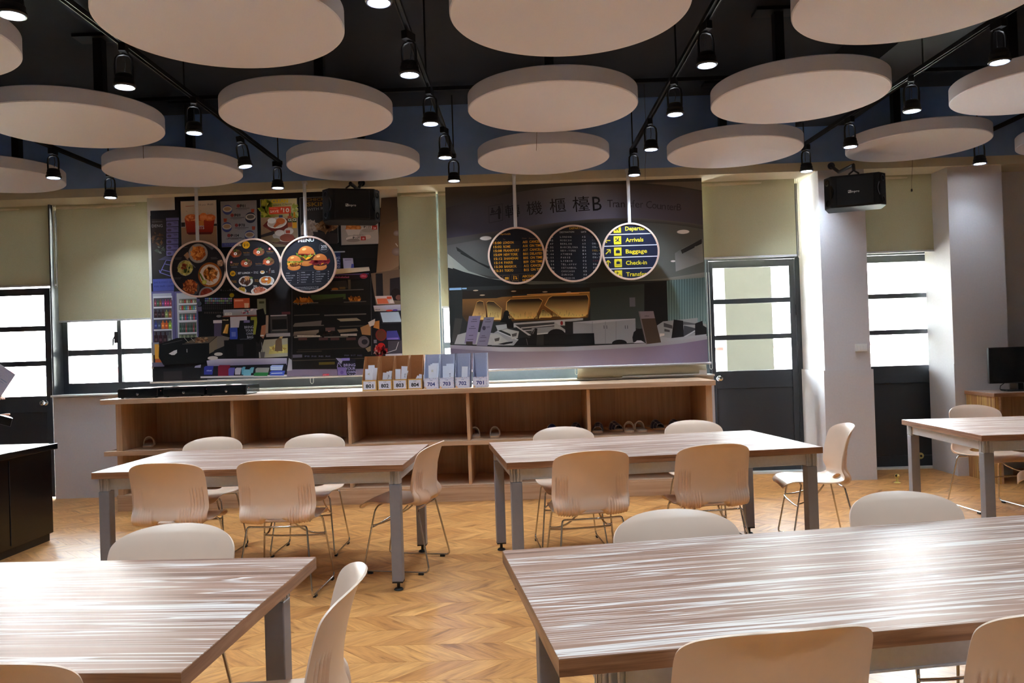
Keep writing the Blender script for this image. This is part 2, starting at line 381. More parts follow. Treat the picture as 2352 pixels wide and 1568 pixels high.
allp = []
j0 = -17
for j in range(j0, 42):
    y = .06+j*PW; sh = 1 if j % 2 == 0 else -1
    if y+PW > 8.75: break
    base = 0.0 if sh == 1 else PW
    for i in range(-46, 48):
        x = i*PP+base
        if -6.95 < x < 7.3: allp.append((x, y, sh))
def plank_area(p):
    x, y = p[0]+PP/2+p[2]*PW/2, p[1]+PW/2
    if y < 2.0: return 0
    u, v = to_px((x, y, 0))
    if not (0 < u < 2352 and 900 < v < 1568): return 0
    if u > 1215 and v > 1250-(u-1215)*.07: return 0
    if v > 1270 and u < 630: return 0
    if u < 140: return 0
    return 1e6/(y*y*y)
order = sorted(range(len(allp)), key=lambda k: -plank_area(allp[k]))
near = set(k for k in order[:300] if plank_area(allp[k]) > 0)
BV, BF, BU, BT = [], [], [], []
for k, (x, y, sh) in enumerate(allp):
    if k in near:
        link('plank', PM[sh], floor, loc=(x, y, 0))
    else:
        vs, fs, uv = plank_mesh(sh); o = len(BV); BV += [(a+x, b+y, c) for a, b, c in vs]; BF += [tuple(i+o for i in f) for f in fs]; BU += uv; BT += [R.random()]*8
me = bpy.data.meshes.new('planks_further_off'); me.from_pydata(BV, [], BF); finish_planks(me, BU, BT)
link('planks_further_off', me, floor, kind='stuff')
# back wall: wall under the windows, sill, soffit, upper wall, pillars
struct('wall_back_low', MB().box(-4.912, 1.93, 8.25, 8.5, 0, 1.055), M['wall'])
struct('trim_1', MB().box(-4.912, 1.93, 8.2, 8.47, 1.055, 1.075), M['whitepl'], bevel=.004)
struct('beam', MB().box(-7.0, 7.5, 7.95, 8.8, 3.06, 3.145), M['cream'])
struct('wall_back_upper', MB().box(-7.0, 7.5, 7.95, 8.8, 3.145, 3.85), M['upper'])
struct('ceiling_beam', MB().box(2.75, 3.25, -3.6, 7.95, 3.5, 3.85), M['ceil'])
struct('wall_back_far_left', MB().box(-7.0, -5.93, 8.3, 8.5, 0, 3.06), M['wall'])
pil = struct('pillar', MB().box(2.952, 3.405, 7.95, 8.8, 0, 3.06), M['wall'])
struct('wainscot', MB().box(2.936, 3.42, 7.935, 8.7, 0, 1.085), M['wall'], pil)
struct('wall_back_right', MB().box(4.455, 4.78, 8.0, 8.8, 0, 3.06).box(4.245, 4.46, 8.0, 8.5, 0, 3.06), M['wall'])
struct('wainscot', MB().box(4.236, 4.775, 7.988, 8.01, 0, 1.11), M['wall'], bpy.data.objects['wall_back_right'])
struct('wall_back_far_right', MB().box(4.78, 7.5, 8.35, 8.6, 0, 3.06), M['wall'])
# doors
def door(name, x0, x1, Y, zt, px0, px1, panes, kx, kz, swing=0):
    fr = M['frame']; y0, y1 = Y-.022, Y+.022
    g = MB().box(x0, px0, y0, y1, .012, zt).box(px1, x1, y0, y1, .012, zt)
    zs = [zt]+[z for p in panes for z in (p[1], p[0])]
    for a, b in zip(zs[0::2], zs[1::2]): g.box(px0, px1, y0, y1, b, a)
    g.box(px0, px1, y0, y1, .9, panes[-1][0]); g.box(px0, px1, y0, y1, .012, .13); g.box(px0, px1, y0+.012, y1-.012, .13, .9)
    d = g.build(name, fr, bevel=.003); d['kind'] = 'structure'
    for a, b in panes:
        MB().box(px0+.001, px1-.001, Y-.003, Y+.003, a+.001, b-.001).build('pane', M['glass'], d)
        for (u0, u1, w0, w1) in ((px0, px1, b-.012, b), (px0, px1, a, a+.012), (px0, px0+.012, a+.012, b-.012), (px1-.012, px1, a+.012, b-.012)):
            pass
    MB().box(px0+.002, px1-.002, Y-.0135, Y-.0105, .132, .898).build('lower_panel', M['doorpanel'], d)
    m = Matrix.Translation((kx, y0, kz)) @ Matrix.Rotation(PI/2, 4, 'X')
    k = MB().lathe([(.031, 0), (.031, .004), (.026, .01), (.014, .014), (.013, .03), (.02, .036), (.028, .046), (.029, .058), (.024, .068), (.012, .072)], n=20, m=m).build('knob', M['chrome'], d, smooth=35)
    MB().lathe([(.006, .072), (.006, .074)], n=10, m=m).build('keyhole', M['black'], k)
    return d
P3 = [(1.854, 2.188), (1.47, 1.803), (1.087, 1.418)]
d1 = door('door_1', -5.9, -4.957, 8.34, 2.2, -5.835, -5.022, [(1.804, 2.126), (1.437, 1.75), (1.068, 1.382)], -5.044+.01, .997)
d2 = door('door_2', 1.992, 2.9, 8.6, 2.262, 2.035, 2.842, P3, 2.062+.002, 1.013)
d3 = door('door_3', 3.505, 4.415, 8.6, 2.262, 3.556, 4.363, P3, 4.307, 1.03)
def jamb(name, x0, x1, i0, i1, Y, zi, zo, par):
    return MB().box(x0, i0, Y-.04, Y+.05, 0, zo).box(i1, x1, Y-.04, Y+.05, 0, zo).box(i0, i1, Y-.04, Y+.05, zi, zo).build(name, M['frame'], par, bevel=.003)
jamb('door_frame', 1.935, 2.953, 1.988, 2.905, 8.61, 2.266, 2.292, d2); jamb('door_frame', 3.405, 4.458, 3.5, 4.42, 8.61, 2.266, 2.292, d3)
for z in (1.7, 1.66, .35): MB().cyl((2.902, 8.565, z), (2.902, 8.565, z+.07), .008, 8).build('hinge', M['frame'], d2)
MB().box(1.93, 2.953, 8.47, 8.66, 0, .02).build('threshold', M['whitepl'], d2); MB().box(3.405, 4.458, 8.5, 8.66, 0, .02).build('threshold', M['whitepl'], d3)
# windows and transoms
def window(name, x0, x1, Y, z0, z1, mulls, trans, fw=.07, bot=.125, mat='frame', mw=.022):
    y0, y1 = Y-.035, Y+.035; g = MB().box(x0, x0+fw, y0, y1, z0, z1).box(x1-fw, x1, y0, y1, z0, z1).box(x0+fw, x1-fw, y0, y1, z0, z0+bot).box(x0+fw, x1-fw, y0, y1, z1-.05, z1)
    xs = [x0+fw]+[v for m in mulls for v in (m-mw, m+mw)]+[x1-fw]
    for m in mulls: g.box(m-mw, m+mw, y0, y1, z0+bot, z1-.05)
    zs = [z0+bot]+[v for t in trans for v in (t-.031, t+.031)]+[z1-.05]
    for a, b in zip(xs[0::2], xs[1::2]):
        for t in trans: g.box(a, b, y0+.01, y1-.01, t-.031, t+.031)
    o = g.build(name, M[mat], bevel=.003); o['kind'] = 'structure'
    for a, b in zip(xs[0::2], xs[1::2]):
        for c, d in zip(zs[0::2], zs[1::2]): MB().box(a+.001, b-.001, Y-.003, Y+.003, c+.001, d-.001).build('pane', M['glass'], o)
    return o
w1 = window('window_1', -4.912, -.9, 8.46, 1.075, 3.06, [-4.294, -3.72, -3.15, -2.58, -2.01, -1.44], [1.507, 2.25], bot=.11)
w2 = window('window_2', -.9, 1.93, 8.46, 1.075, 3.06, [-.28, .4, 1.08], [1.46, 2.25], bot=.11, mat='frame_sill_lit', fw=.06)
m = MB().tube([(-4.318, 8.42, 1.66), (-4.322, 8.39, 1.67), (-4.335, 8.385, 1.64), (-4.34, 8.385, 1.57)], .008, 6).box(-4.335, -4.305, 8.405, 8.425, 1.6, 1.72); m.build('handle', M['black'], w1)
MB().box(-4.912, -4.897, 8.25, 8.5, 1.075, 3.06).build('jamb', M['frame'], w1)
window('window_3', -5.93, -4.912, 8.42, 2.22, 3.06, [], [], bot=.05); window('window_4', 1.93, 2.955, 8.6, 2.292, 3.06, [], [], bot=.04); window('window_5', 3.405, 4.458, 8.6, 2.292, 3.06, [], [], bot=.04)
# ------------------------------------------------------------------ outside: gallery, parapet, column, opposite block
struct('gallery_floor', MB().box(-14, 14, 8.75, 10.75, -.2, -.05), M['concrete'])
struct('gallery_ceiling', MB().box(-14, 14, 8.8, 10.95, 3.15, 3.4), M['whitepl'])
struct('wall_parapet', MB().box(-14, 14, 10.5, 10.65, -.05, 1.05), M['wall_out'])
for x in (-3.4, 2.9, 9.2): struct('gallery_column', MB().box(x-.3, x+.3, 10.35, 10.9, -.05, 3.9), M['column'])
rl = thing('handrail', 'red painted steel handrail on the parapet outside the doors', 'railing', (0, 10.57, 1.05))
MB().box(-14, 14, -.02, .02, .24, .28).build('top_rail', M['red'], rl)
for i in range(36): MB().box(-12.2+i*.68-.012, -12.2+i*.68+.012, -.012, .012, 0, .24).build('post', M['red'], rl)
struct('ground_outside', MB().box(-40, 40, 11, 45, -4.2, -4.0), M['concrete'])
bl = thing('apartment_block', 'pale rendered block with rows of windows across the yard outside', 'building', (0, 26, -4))
MB().box(-30, 30, 0, 6, 0, 9.5).build('facade', M['concrete'], bl)
for i in range(18):
    for k in range(3):
        x = -25.5+i*3.0; z = 1.6+k*2.9
        f = MB().box(x-.8, x+.8, -.06, -.02, z, z+1.5).build('window_frame', M['whitepl'], bl)
        MB().box(x-.72, x-.04, -.075, -.062, z+.08, z+1.42).box(x+.04, x+.72, -.075, -.062, z+.08, z+1.42).build('glazing', M['concrete'], f)
def bush(x, y, z, h, lab):
    t = thing('bush', lab, 'plant', (x, y, z))
    MB().tube([(0, 0, 0), (.02, 0, h*.5), (0, .02, h*.8)], [.05, .04, .02], 6).build('stem', M['bark'], t)
    g = MB()
    for i in range(260):
        a, b, d = R.random()*2*PI, R.random()*2-1, R.random()**.4; q = math.sqrt(1-b*b)
        c = Vector((.42*h*d*q*math.cos(a), .42*h*d*q*math.sin(a), h*.62+.4*h*d*b)); u = Vector((R.gauss(0, 1), R.gauss(0, 1), R.gauss(0, 1))).normalized(); v = u.orthogonal().normalized(); s = .09+R.random()*.07
        g.add([c-u*s, c+v*s*.5, c+u*s, c-v*s*.5], [(0, 1, 2, 3)])
    g.build('foliage', M['leaf'], t, kind='stuff')
bush(8.3, 18.5, -4.0, 5.0, 'green leafy tree outside seen through the lowest pane of the door beside the monitor')
# ================================================================== acoustic discs
def disc(x, y, label, z=3.06):
    r, h = .59, .108
    t = thing('acoustic_disc', label, 'ceiling panel', (x, y, z), 0, 'round acoustic panels hung from the dark ceiling')
    MB().lathe([(r-.006, 0), (r, .006), (r, h-.006), (r-.006, h)], n=96).build('felt_panel', M['disc'], t, smooth=40)
    MB().box(-.034, .034, .34, .41, h, 3.825-z).build('hanger_post', M['black'], t); MB().box(-.17, .17, .3, .45, 3.825-z, 3.85-z).build('ceiling_plate', M['black'], t)
    return t
rows = {3.93: ['in the row nearest the camera', 3.04], 5.58: ['in the middle row', 3.06], 7.2: ['in the row nearest the window wall', 3.085]}
discs = {(-3.14, 3.93): 'cut round pale acoustic disc beside the upper lamp of the longest lighting track',
 (-1.44, 3.93): 'biggest looking pale disc above the food menu poster, crossing the frame top',
 (.275, 3.93): 'big pale disc above the airport poster, cut by the frame top',
 (1.98, 3.93): 'big pale disc near the corner over the door, cut by the frame top',
 (-3.12, 5.58): 'pale middle-row disc on a thick black post over the first door and window',
 (-1.465, 5.58): 'pale middle-row disc over the hanging food menu signs',
 (.25, 5.58): 'pale middle-row disc over the hanging departure board signs',
 (1.955, 5.58): 'tilted-looking pale middle-row disc over the door and counter end',
 (3.66, 5.58): 'pale middle-row disc cut by the frame edge above the second hanging loudspeaker',
 (-4.79, 7.2): 'pale window-row disc cut by the frame edge over the first door',
 (-3.12, 7.2): 'pale window-row disc with a seam in its rim, over the window blind',
 (-1.485, 7.2): 'pale window-row disc directly over the first hanging loudspeaker',
 (.225, 7.2): 'pale window-row disc with a thin thread hanging before its rim',
 (1.935, 7.2): 'pale window-row disc over the door at the counter end',
 (3.56, 7.2): 'pale window-row disc just above the loudspeaker on the pillar',
 (5.12, 7.2): 'sliver of a pale window-row disc at the frame edge above the monitor desk'}
for (x, y), lb in discs.items():
    t = disc(x, y, lb, rows[y][1])
    if (x, y) == (-3.12, 7.2): MB().box(-.0015, .0015, -.592, -.585, 0, .108).build('rim_seam', M['felt_dark'], t)
# ================================================================== light tracks and spotlights
M['lens'] = emis('lit_lamp_lens', (.86, .92, 1, 1), 30.0)
M['glassring'] = pm('lamp_glass_ring', rgb(150, 170, 215), .1, var=.02, spec=.8)
def spot_proto():
    t = thing('track_spotlight', 'x', 'spotlight', (0, 0, 0), 0, 'black track spotlights')
    MB().box(-.02, .02, -.045, .045, .20, .25).build('track_adapter', M['black'], t, bevel=.003)
    y = MB().tube([(-.046, 0, .03), (-.048, 0, .13), (-.044, 0, .168), (-.03, 0, .187), (0, 0, .193), (.03, 0, .187), (.044, 0, .168), (.048, 0, .13), (.046, 0, .03)], .0075, 6)
    y.cyl((0, 0, .19), (0, 0, .203), .012, 8).build('yoke', M['black'], t, smooth=40)
    hd = MB().lathe([(.025, .078), (.042, .075), (.05, .066), (.052, .045), (.056, .042), (.056, .02), (.062, .014), (.063, .004), (.058, 0), (.052, 0), (.05, .014), (.03, .03), (.025, .078)], n=28, cap=False).build('housing', M['black'], t, smooth=30)
    MB().lathe([(.0, .001), (.03, .001), (.049, .003), (.049, .012), (0, .013)], n=28).build('lens', M['lens'], hd, smooth=40)
    MB().lathe([(.052, .001), (.0585, -.001), (.0585, -.004), (.052, -.004), (.049, .001), (.052, .001)], n=28, cap=False).build('glass_ring', M['glassring'], hd, smooth=40)
    MB().tube([(0, .012, .095), (.004, .02, .14), (0, .012, .196)], .0025, 5).build('flex', M['black'], t)
    return t
def lamp(x, y, z, k=1.0):
    l = bpy.data.lights.new('spot_beam', 'SPOT'); l.energy = SPOT_W*k; l.color = (.70, .85, 1.0); l.spot_size = math.radians(108); l.spot_blend = 1.0; l.shadow_soft_size = .045
    o = bpy.data.objects.new('spot_beam', l); COL.objects.link(o); o.location = (x, y, z)
tracks = [(-4.06, 2.5, 7.86, [(-4.05, 6.9), (-4.03, 7.82)], ['over the first door', 'over the window']),
 (-2.32, 2.5, 7.75, [(-2.32, 3.66), (-2.31, 4.68), (-2.315, 5.69), (-2.315, 6.74), (-2.32, 7.65)], []),
 (-.618, 2.5, 7.72, [(-.621, 3.68), (-.619, 4.66), (-.616, 5.68), (-.613, 6.69), (-.62, 7.62)], []),
 (1.113, 2.5, 7.75, [(1.12, 4.69), (1.119, 5.67), (1.106, 6.67), (1.1, 7.65)], []),
 (2.84, 2.5, 7.86, [(2.9, 4.83), (2.85, 5.81), (2.82, 6.83), (2.775, 7.76)], []),
 (4.43, 2.5, 7.78, [(4.40, 7.7)], [])]
tn = ['short-looking black lighting track over the first door', 'long black lighting track running past the middle of the food posters', 'black lighting track ending between the two wall posters', 'black lighting track ending over the yellow airport sign', 'black lighting track running towards the pillar loudspeaker', 'black lighting track at the frame edge beyond the pillar']
en = ['first-door track', 'food-poster track', 'track between the posters', 'airport-sign track', 'pillar track', 'track beyond the pillar']
od = ['nearest the window wall', 'second from the window wall', 'third from the window wall', 'fourth from the window wall', 'fifth from the window wall']
proto = spot_proto(); first = True
for ti, (x, ya, yb, sp, _) in enumerate(tracks):
    xa, xb = sp[0][0], sp[-1][0]
    sl = (xb-xa)/(sp[-1][1]-sp[0][1]) if len(sp) > 1 else 0
    X = lambda y: xa+sl*(y-sp[0][1])
    t = thing('light_track', tn[ti], 'light track', (X(yb), yb, 3.27), 0, 'black ceiling light tracks')
    vs = MB(); d = Vector((X(ya)-X(yb), ya-yb, 0))
    for s in (-1, 1): vs.box(-.017, -.011, 0, 1, 0, .022) if s < 0 else vs.box(.011, .017, 0, 1, 0, .022)
    vs.box(-.017, .017, 0, 1, .022, .03)
    vs.v = [(p[0]+d.x*p[1], d.y*p[1], p[2]) for p in vs.v]; vs.build('rail', M['black'], t)
    MB().box(-.02, .02, -.006, .012, -.002, .032).build('end_cap', M['black'], t)
    for yy in (yb-.06, yb-2.2, yb-4.3):
        if yy > ya: MB().cyl((X(yy)-X(yb), yy-yb, .03), (X(yy)-X(yb), yy-yb, .58), .006, 8).build('hanger_rod', M['black'], t)
    n = len(sp)
    for i, (sx, sy) in enumerate(sp):
        lb = 'lit black spotlight on the %s, %s' % (en[ti], od[n-1-i]) if n > 1 else 'lone black spotlight on the track beyond the pillar'
        o = proto if first else copy_tree(proto)
        first = False; o['label'] = lb; o.location = (sx, sy, 3.02); o.rotation_euler.z = R.uniform(-.5, .5) if n > 2 else PI/2*0
        if (ti, i) == (1, 3): o.rotation_euler.y = -.16
        lamp(sx, sy, 3.014, .3 if n == 1 else 1.0)
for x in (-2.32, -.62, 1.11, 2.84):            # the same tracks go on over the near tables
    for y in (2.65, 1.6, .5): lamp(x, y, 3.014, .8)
t = thing('conduit', 'thin black conduit running across under the dark ceiling', 'conduit', (0, 7.3, 3.80))
MB().box(-4.5, 4.5, -.016, .016, -.016, .016).build('channel', M['black'], t)
for x in (-3.9, -1.6, .9, 2.6): MB().box(x-.015, x+.015, -.02, .02, .016, .05).build('saddle', M['black'], t)
# ================================================================== loudspeakers
def speaker(x, y, z, rz, label):
    t = thing('loudspeaker', label, 'speaker', (x, y, z), rz, 'black loudspeakers hung before the window wall')
    W, D, Hh = .26, .16, .145
    pl = [(-W+.03, D), (W-.03, D), (W, -D+.09), (W-.055, -D), (-W+.055, -D), (-W, -D+.09)]
    MB().prism(pl, -Hh, Hh, 'z').build('cabinet', M['cabblack'], t, bevel=.008)
    g = MB().box(-W+.1, W-.1, -D-.012, -D+.004, -Hh+.012, Hh-.012); g.build('grille', M['cabblack'], t, bevel=.01)
    for sx in (-1, 1):
        for sz in (-1, 1):
            MB().lathe([(.03, 0), (.032, .006), (.02, .006), (.018, -.004)], n=16, m=Matrix.Translation((sx*(W-.032), -D+.042, sz*(Hh-.05))) @ Matrix.Rotation(sx*PI/180*58, 4, 'Z') @ Matrix.Rotation(PI/2, 4, 'X')).build('port', M['blackgloss'], t, smooth=40)
        MB().lathe([(.07, 0), (.074, .006), (.06, .008), (.03, -.004)], n=24, m=Matrix.Translation((sx*(W-.045), -D+.033, 0)) @ Matrix.Rotation(sx*PI/180*58, 4, 'Z') @ Matrix.Rotation(PI/2, 4, 'X')).build('horn', M['blackgloss'], t, smooth=40)
    zt = 2.99-z; iv = Matrix.Rotation(-rz, 3, 'Z'); A_ = iv @ Vector((0, .34, zt+.01)); B_ = iv @ Vector((0, 7.95-y, 3.1-z))
    b = MB().tube([(0, 0, .21), (0, 0, zt), A_, B_], .016, 8).cyl(B_-(iv @ Vector((0, .012, 0))), B_, .035, 12).tube([(-.035, 0, Hh), (-.04, 0, .18), (0, 0, .21), (.04, 0, .18), (.035, 0, Hh)], .009, 6); b.build('ceiling_bracket', M['black'], t)
    p = Print(-D-.0125, 1.0, px=False, step=4e-5); wh = (222, 222, 214)
    p.k = 1
    p.rect(-.058, -.022, -.034, .002, wh)
    for a, b2, c, d in ((-.056, -.014, -.050, -.002), (-.047, -.008, -.036, -.005), (-.047, -.02, -.043, -.012)): p.rect(a, b2, c, d, (20, 20, 22))
    p.line(-.05, 0, -.036, -.02, .003, (20, 20, 22)); p.text('inpro', .002, -.0105, .02, wh, wd=.066, al='c')
    p.build('badge', t)
    return t
speaker(-1.57, 7.42, 2.765, .26, 'black hung loudspeaker overlapping the food menu poster')
speaker(3.085, 7.42, 2.73, -.36, 'black hung loudspeaker in front of the white pillar')
# ================================================================== roller blinds
def cord(parent, x, y, z0, z1, w=.012, name='bead_cord'):
    pts = [(x-w, y, z0)]+[(x-w, y, z1+.06)]+[(x-w*math.cos(a), y, z1+.06-w*1.6*math.sin(a)) for a in (.5, 1.1, 1.57, 2.1, 2.7)]+[(x+w, y, z1+.06), (x+w, y, z0)]
    MB().tube(pts, .0025, 5).build(name, M['cord'], parent)
def blind(x0, x1, z0, label, y=8.31, bar=True, cx=None, cz=None):
    t = thing('roller_blind', label, 'blind', ((x0+x1)/2, y, 3.06), 0, 'beige roller blinds')
    a = (x1-x0)/2; n = 14 if x1-x0 < 2 else 40; vs = []; fs = []
    for i in range(n+1):
        for k in range(9):
            vs.append((-a+2*a*i/n, .006*math.sin(k*.9+i*.35)*(1-k/8)+.0015*math.sin(i*1.7), -(3.06-z0)*k/8))
    for i in range(n):
        for k in range(8): p = i*9+k; fs.append((p, p+1, p+10, p+9))
    MB().add(vs, fs).build('fabric', M['blind'], t, smooth=60)
    MB().cyl((-a, 0.02, -.03), (a, .02, -.03), .022, 12).build('roller_tube', M['cream'], t)
    if bar: MB().box(-a, a, -.008, .008, z0-3.06-.016, z0-3.06+.004).build('bottom_bar', M['alu'], t, bevel=.002)
    if cx is not None: cord(t, cx-(x0+x1)/2, -.03, -.01, cz-3.06)
    return t
blind(-5.95, -4.884, 2.232, 'olive-beige blind above the first door at the frame edge', cx=-4.868, cz=2.15)
blind(-4.862, -3.6, 1.845, 'wide olive-beige blind half covering the window beside the food poster')
blind(-3.55, -.872, 1.34, 'tall narrow beige blind between the two wall posters, reaching the file boxes', cx=-.858, cz=1.0)
blind(-.848, .5, 1.862, 'narrow strip of beige blind beside the edge of the airport poster')
blind(1.86, 2.84, 2.275, 'beige blind above the door at the counter end', cx=2.856, cz=2.2)
blind(3.43, 4.30, 2.275, 'beige blind above the door beyond the pillar', cx=4.325, cz=2.19)
t = thing('roller_blind', 'bottom of a cream blind bunched into a roll on the sill under the airport poster', 'blind', (1.18, 8.2, 1.076), 0, 'beige roller blinds')
pr = [(.16, .20), (.09, .175), (.045, .14), (.02, .095), (.018, .06), (.03, .028), (.055, .006), (.1, .0), (.15, .002)]
vs = []; fs = []
for i in range(17):
    x = -.652+1.304*i/16
    for k, (a, b) in enumerate(pr): vs.append((x, a-.08+.004*math.sin(i*.8+k), b*(1-.02*i/16)))
for i in range(16):
    for k in range(8): p = i*9+k; fs.append((p, p+1, p+10, p+9))
o = MB().add(vs, fs).build('fabric', pm('cream_blind_cloth', rgb(196, 192, 168), .9, var=.03, scale=200), t, smooth=60)
o.modifiers.new('thick', 'SOLIDIFY').thickness = .003
MB().box(-.652, .652, .075, .079, .19, 1.98).build('hanging_fabric', M['blind'], t); MB().box(.58, .655, -.06, .02, .0, .06).box(-.2, .655, -.07, -.05, -.0, .012).build('bottom_bar', M['whitepl'], t)
# ================================================================== wall posters (printed hanging banners)
def banner(name, label, x0, x1, z0, Y, bar0, bar1):
    t = thing(name, label, 'poster', ((x0+x1)/2, Y, z0), 0, 'large printed posters hung before the windows')
    a = (x1-x0)/2
    MB().box(-a, a, -.0003, .0015, 0, 3.06-z0).build('cloth', pm('banner_cloth_'+name, rgb(205, 198, 188), .8, var=.01), t)
    b = MB().cyl((bar0-t.location.x, 0, -.008), (bar1-t.location.x, 0, -.008), .013, 12); b.build('bottom_bar', M['alu'], t, smooth=40)
    MB().cyl((-a, .02, 3.04-z0), (a, .02, 3.04-z0), .018, 12).build('top_roller', M['alu'], t)
    return t
YA = 8.1; G = 1.0
A = banner('food_counter_poster', 'wall-size photo poster of a dark fast-food counter with fridges and lit menu boards', -3.8, -1.24, 1.19, YA, -3.82, -1.22)
p = Print(YA, 1.35, 2e-5); p.rect_clip(-3.8, -1.24, 1.19, 3.06)
Kk = (24, 22, 23); WHT = (190, 188, 190); GR = (120, 118, 122)
p.rect(347, 484, 930, 890, Kk); p.rect(400, 440, 872, 600, (28, 26, 26)); p.rect(347, 640, 925, 880, (30, 28, 30))
p.rect(347, 482, 410, 640, (34, 31, 34))
def squiggle(x, y, h, c, wd):           # print too small to read: a row of short strokes
    n = max(3, int(wd/2.4))
    for i in range(n): p.rect(x-wd/2+i*wd/n, y-h*.3-(i % 3 == 1)*h*.2, x-wd/2+(i+.7)*wd/n, y+h*.3, c)
# left menu list
p.poly([(348, 503), (380, 503), (380, 640), (350, 640)], [(60, 50, 46), (45, 40, 38), (30, 28, 28), (40, 36, 34)])
p.specks(362, 548, 13, 18, [(96, 66, 44), (70, 50, 38), (52, 42, 36)], 40, 5); p.specks(368, 572, 9, 9, [(90, 92, 84), (60, 64, 56)], 14, 5)
p.text('DENG', 361, 518.5, 6.5, (150, 145, 150), wd=25); p.text('NASI RENDANG', 361, 509, 3, (110, 100, 100), wd=24)
p.rect(381, 500, 411, 506.5, (92, 84, 122))
for k in range(6):
    y = 508+k*13.4; p.rect(382, y, 410, y+12, (100, 92, 138)); p.ell(389, y+7, 5, 3.2, (70, 60, 84)); p.rect(398, y+2, 408, y+3.4, (70, 64, 100)); p.rect(400, y+4.6, 408, y+5.8, (70, 64, 100))
for a in ((368, 626, 382, 597), (382, 597, 396, 599), (368, 626, 398, 636), (372, 619, 398, 626), (379, 606, 398, 610), (366, 620, 368, 627)): p.line(*a, 1.6, (98, 92, 150))
p.poly([(363, 597), (380, 588), (408, 592), (405, 597)], (62, 56, 76))
p.rect(351, 640, 400, 668, (66, 72, 132)); p.text('BAKE BLUE BOLT • GATE', 377, 648, 4.2, (30, 32, 80), wd=46); p.text('MARK GRAPE • CANTER', 377, 657, 4.2, (30, 32, 80), wd=46)
# fridges
p.rect(350, 668, 402, 810, (88, 84, 124)); p.rect(352, 673, 396, 800, (150, 152, 160)); p.rect(352, 680, 396, 690, (178, 182, 186))
def bottles(x0, x1, y0, y1, cols, n, neck=True):
    wdt = (x1-x0)/n
    for i in range(n):
        c = cols[i % len(cols)]; xa = x0+i*wdt
        if neck: p.rect(xa+wdt*.34, y0, xa+wdt*.66, y0+(y1-y0)*.3, c)
        p.rect(xa+.5, y0+(y1-y0)*(.25 if neck else 0), xa+wdt-.4, y1, c); p.rect(xa+wdt*.2, y0+(y1-y0)*.5, xa+wdt*.75, y0+(y1-y0)*.72, tuple(min(255, int(v*1.25)+25) for v in c))
for (y0, y1, cs, n) in ((687, 703, [(120, 60, 70), (60, 84, 60), (110, 70, 50), (84, 60, 110), (150, 50, 90), (140, 40, 80)], 7), (711, 729, [(50, 28, 30), (36, 26, 28), (60, 30, 32), (110, 120, 70), (130, 80, 50)], 5), (736, 755, [(50, 56, 110), (60, 70, 90), (190, 96, 40), (180, 80, 36), (120, 150, 60)], 5), (762, 792, [(40, 22, 26), (46, 22, 28), (40, 24, 26), (80, 84, 80)], 4)):
    p.rect(353, y0-3, 395, y1+1, (64, 62, 70)); bottles(354, 395, y0, y1, cs, n); p.rect(353, y1+1, 395, y1+4, (196, 198, 204))
p.rect(402, 668, 455, 800, (92, 88, 128)); p.rect(407, 672, 453, 780, (168, 172, 176)); p.rect(452, 686, 460, 772, (84, 80, 122))
for (y0, y1, cs, n) in ((688, 696, [(150, 152, 130), (110, 110, 80), (140, 60, 50)], 8), (702, 712, [(150, 150, 140), (170, 60, 50), (90, 130, 70), (70, 130, 160)], 9), (721, 735, [(60, 110, 100), (150, 160, 160), (70, 90, 100), (170, 60, 70), (56, 70, 110)], 10), (742, 763, [(40, 70, 56), (60, 76, 70), (44, 60, 52), (120, 60, 60)], 9), (769, 777, [(110, 120, 90), (70, 84, 60)], 9)):
    p.rect(412, y0-2, 452, y1, (86, 90, 88)); bottles(413, 452, y0, y1, cs, n, y1-y0 > 11); p.rect(410, y1, 453, y1+3, (200, 202, 206))
p.rect(349, 786, 366, 815, (120, 118, 124)); p.rect(356, 790, 366, 824, (200, 140, 50)); p.rect(357, 824, 374, 833, (170, 84, 40)); p.rect(350, 832, 378, 842, (90, 86, 110))
# dark back shelves
p.rect(455, 690, 620, 780, (20, 19, 20)); p.ell(458, 697, 5.5, 5.5, (70, 76, 90)); p.rect(452, 704, 464, 715, (90, 84, 110))
for y, c in ((684, (150, 165, 185)), (689, (150, 150, 150)), (694, (96, 98, 102))):
    for i in range(14): p.rect(471+i*4.5, y, 475+i*4.5, y+3.6, tuple(int(v*R.uniform(.6, 1.1)) for v in c))
for i in range(16):
    for k in range(3): p.rect(466+i*4.6, 700+k*4, 469+i*4.6, 702+k*4, (52, 46, 48))
p.ell(533, 678, 5.5, 5, (150, 130, 30)); p.rect(505, 655, 625, 672, (24, 23, 24))
for i in range(22): p.rect(507+i*5.2, 664+R.random()*3, 510+i*5.2, 668, (70, 68, 74))
for k in range(9): p.rect(470+k*5, 716, 473+k*5, 720, (60, 52, 48))
# posters in the menu-board row
def frame(x0, y0, x1, y1, c, b=(16, 15, 16)): p.rect(x0-5, y0-4, x1+5, y1+4, b); p.rect(x0-1, y0-2, x1+1, y1+1, (120, 118, 120)); p.rect(x0, y0-1, x1, y1, c)
frame(417, 462, 499, 578, ((196, 180, 160), (186, 172, 158), (140, 106, 76), (140, 106, 78)))
p.rect(417, 521, 499, 578, ((150, 112, 76), (150, 112, 76), (120, 96, 80), (120, 98, 84))); p.rect(417, 511, 426, 521, (40, 34, 30)); p.rect(490, 514, 499, 519, (50, 44, 40))
p.text('10 pcs  ₱685', 474, 470, 4, (110, 100, 95), wd=34); p.line(427, 474, 446, 473, 1, (150, 50, 40))
p.poly([(425, 504), (494, 504), (489, 535), (430, 537)], [(168, 52, 24), (160, 48, 22), (128, 30, 16), (132, 32, 18)]); p.poly([(430, 534), (489, 533), (486, 538), (434, 539)], (84, 26, 18))
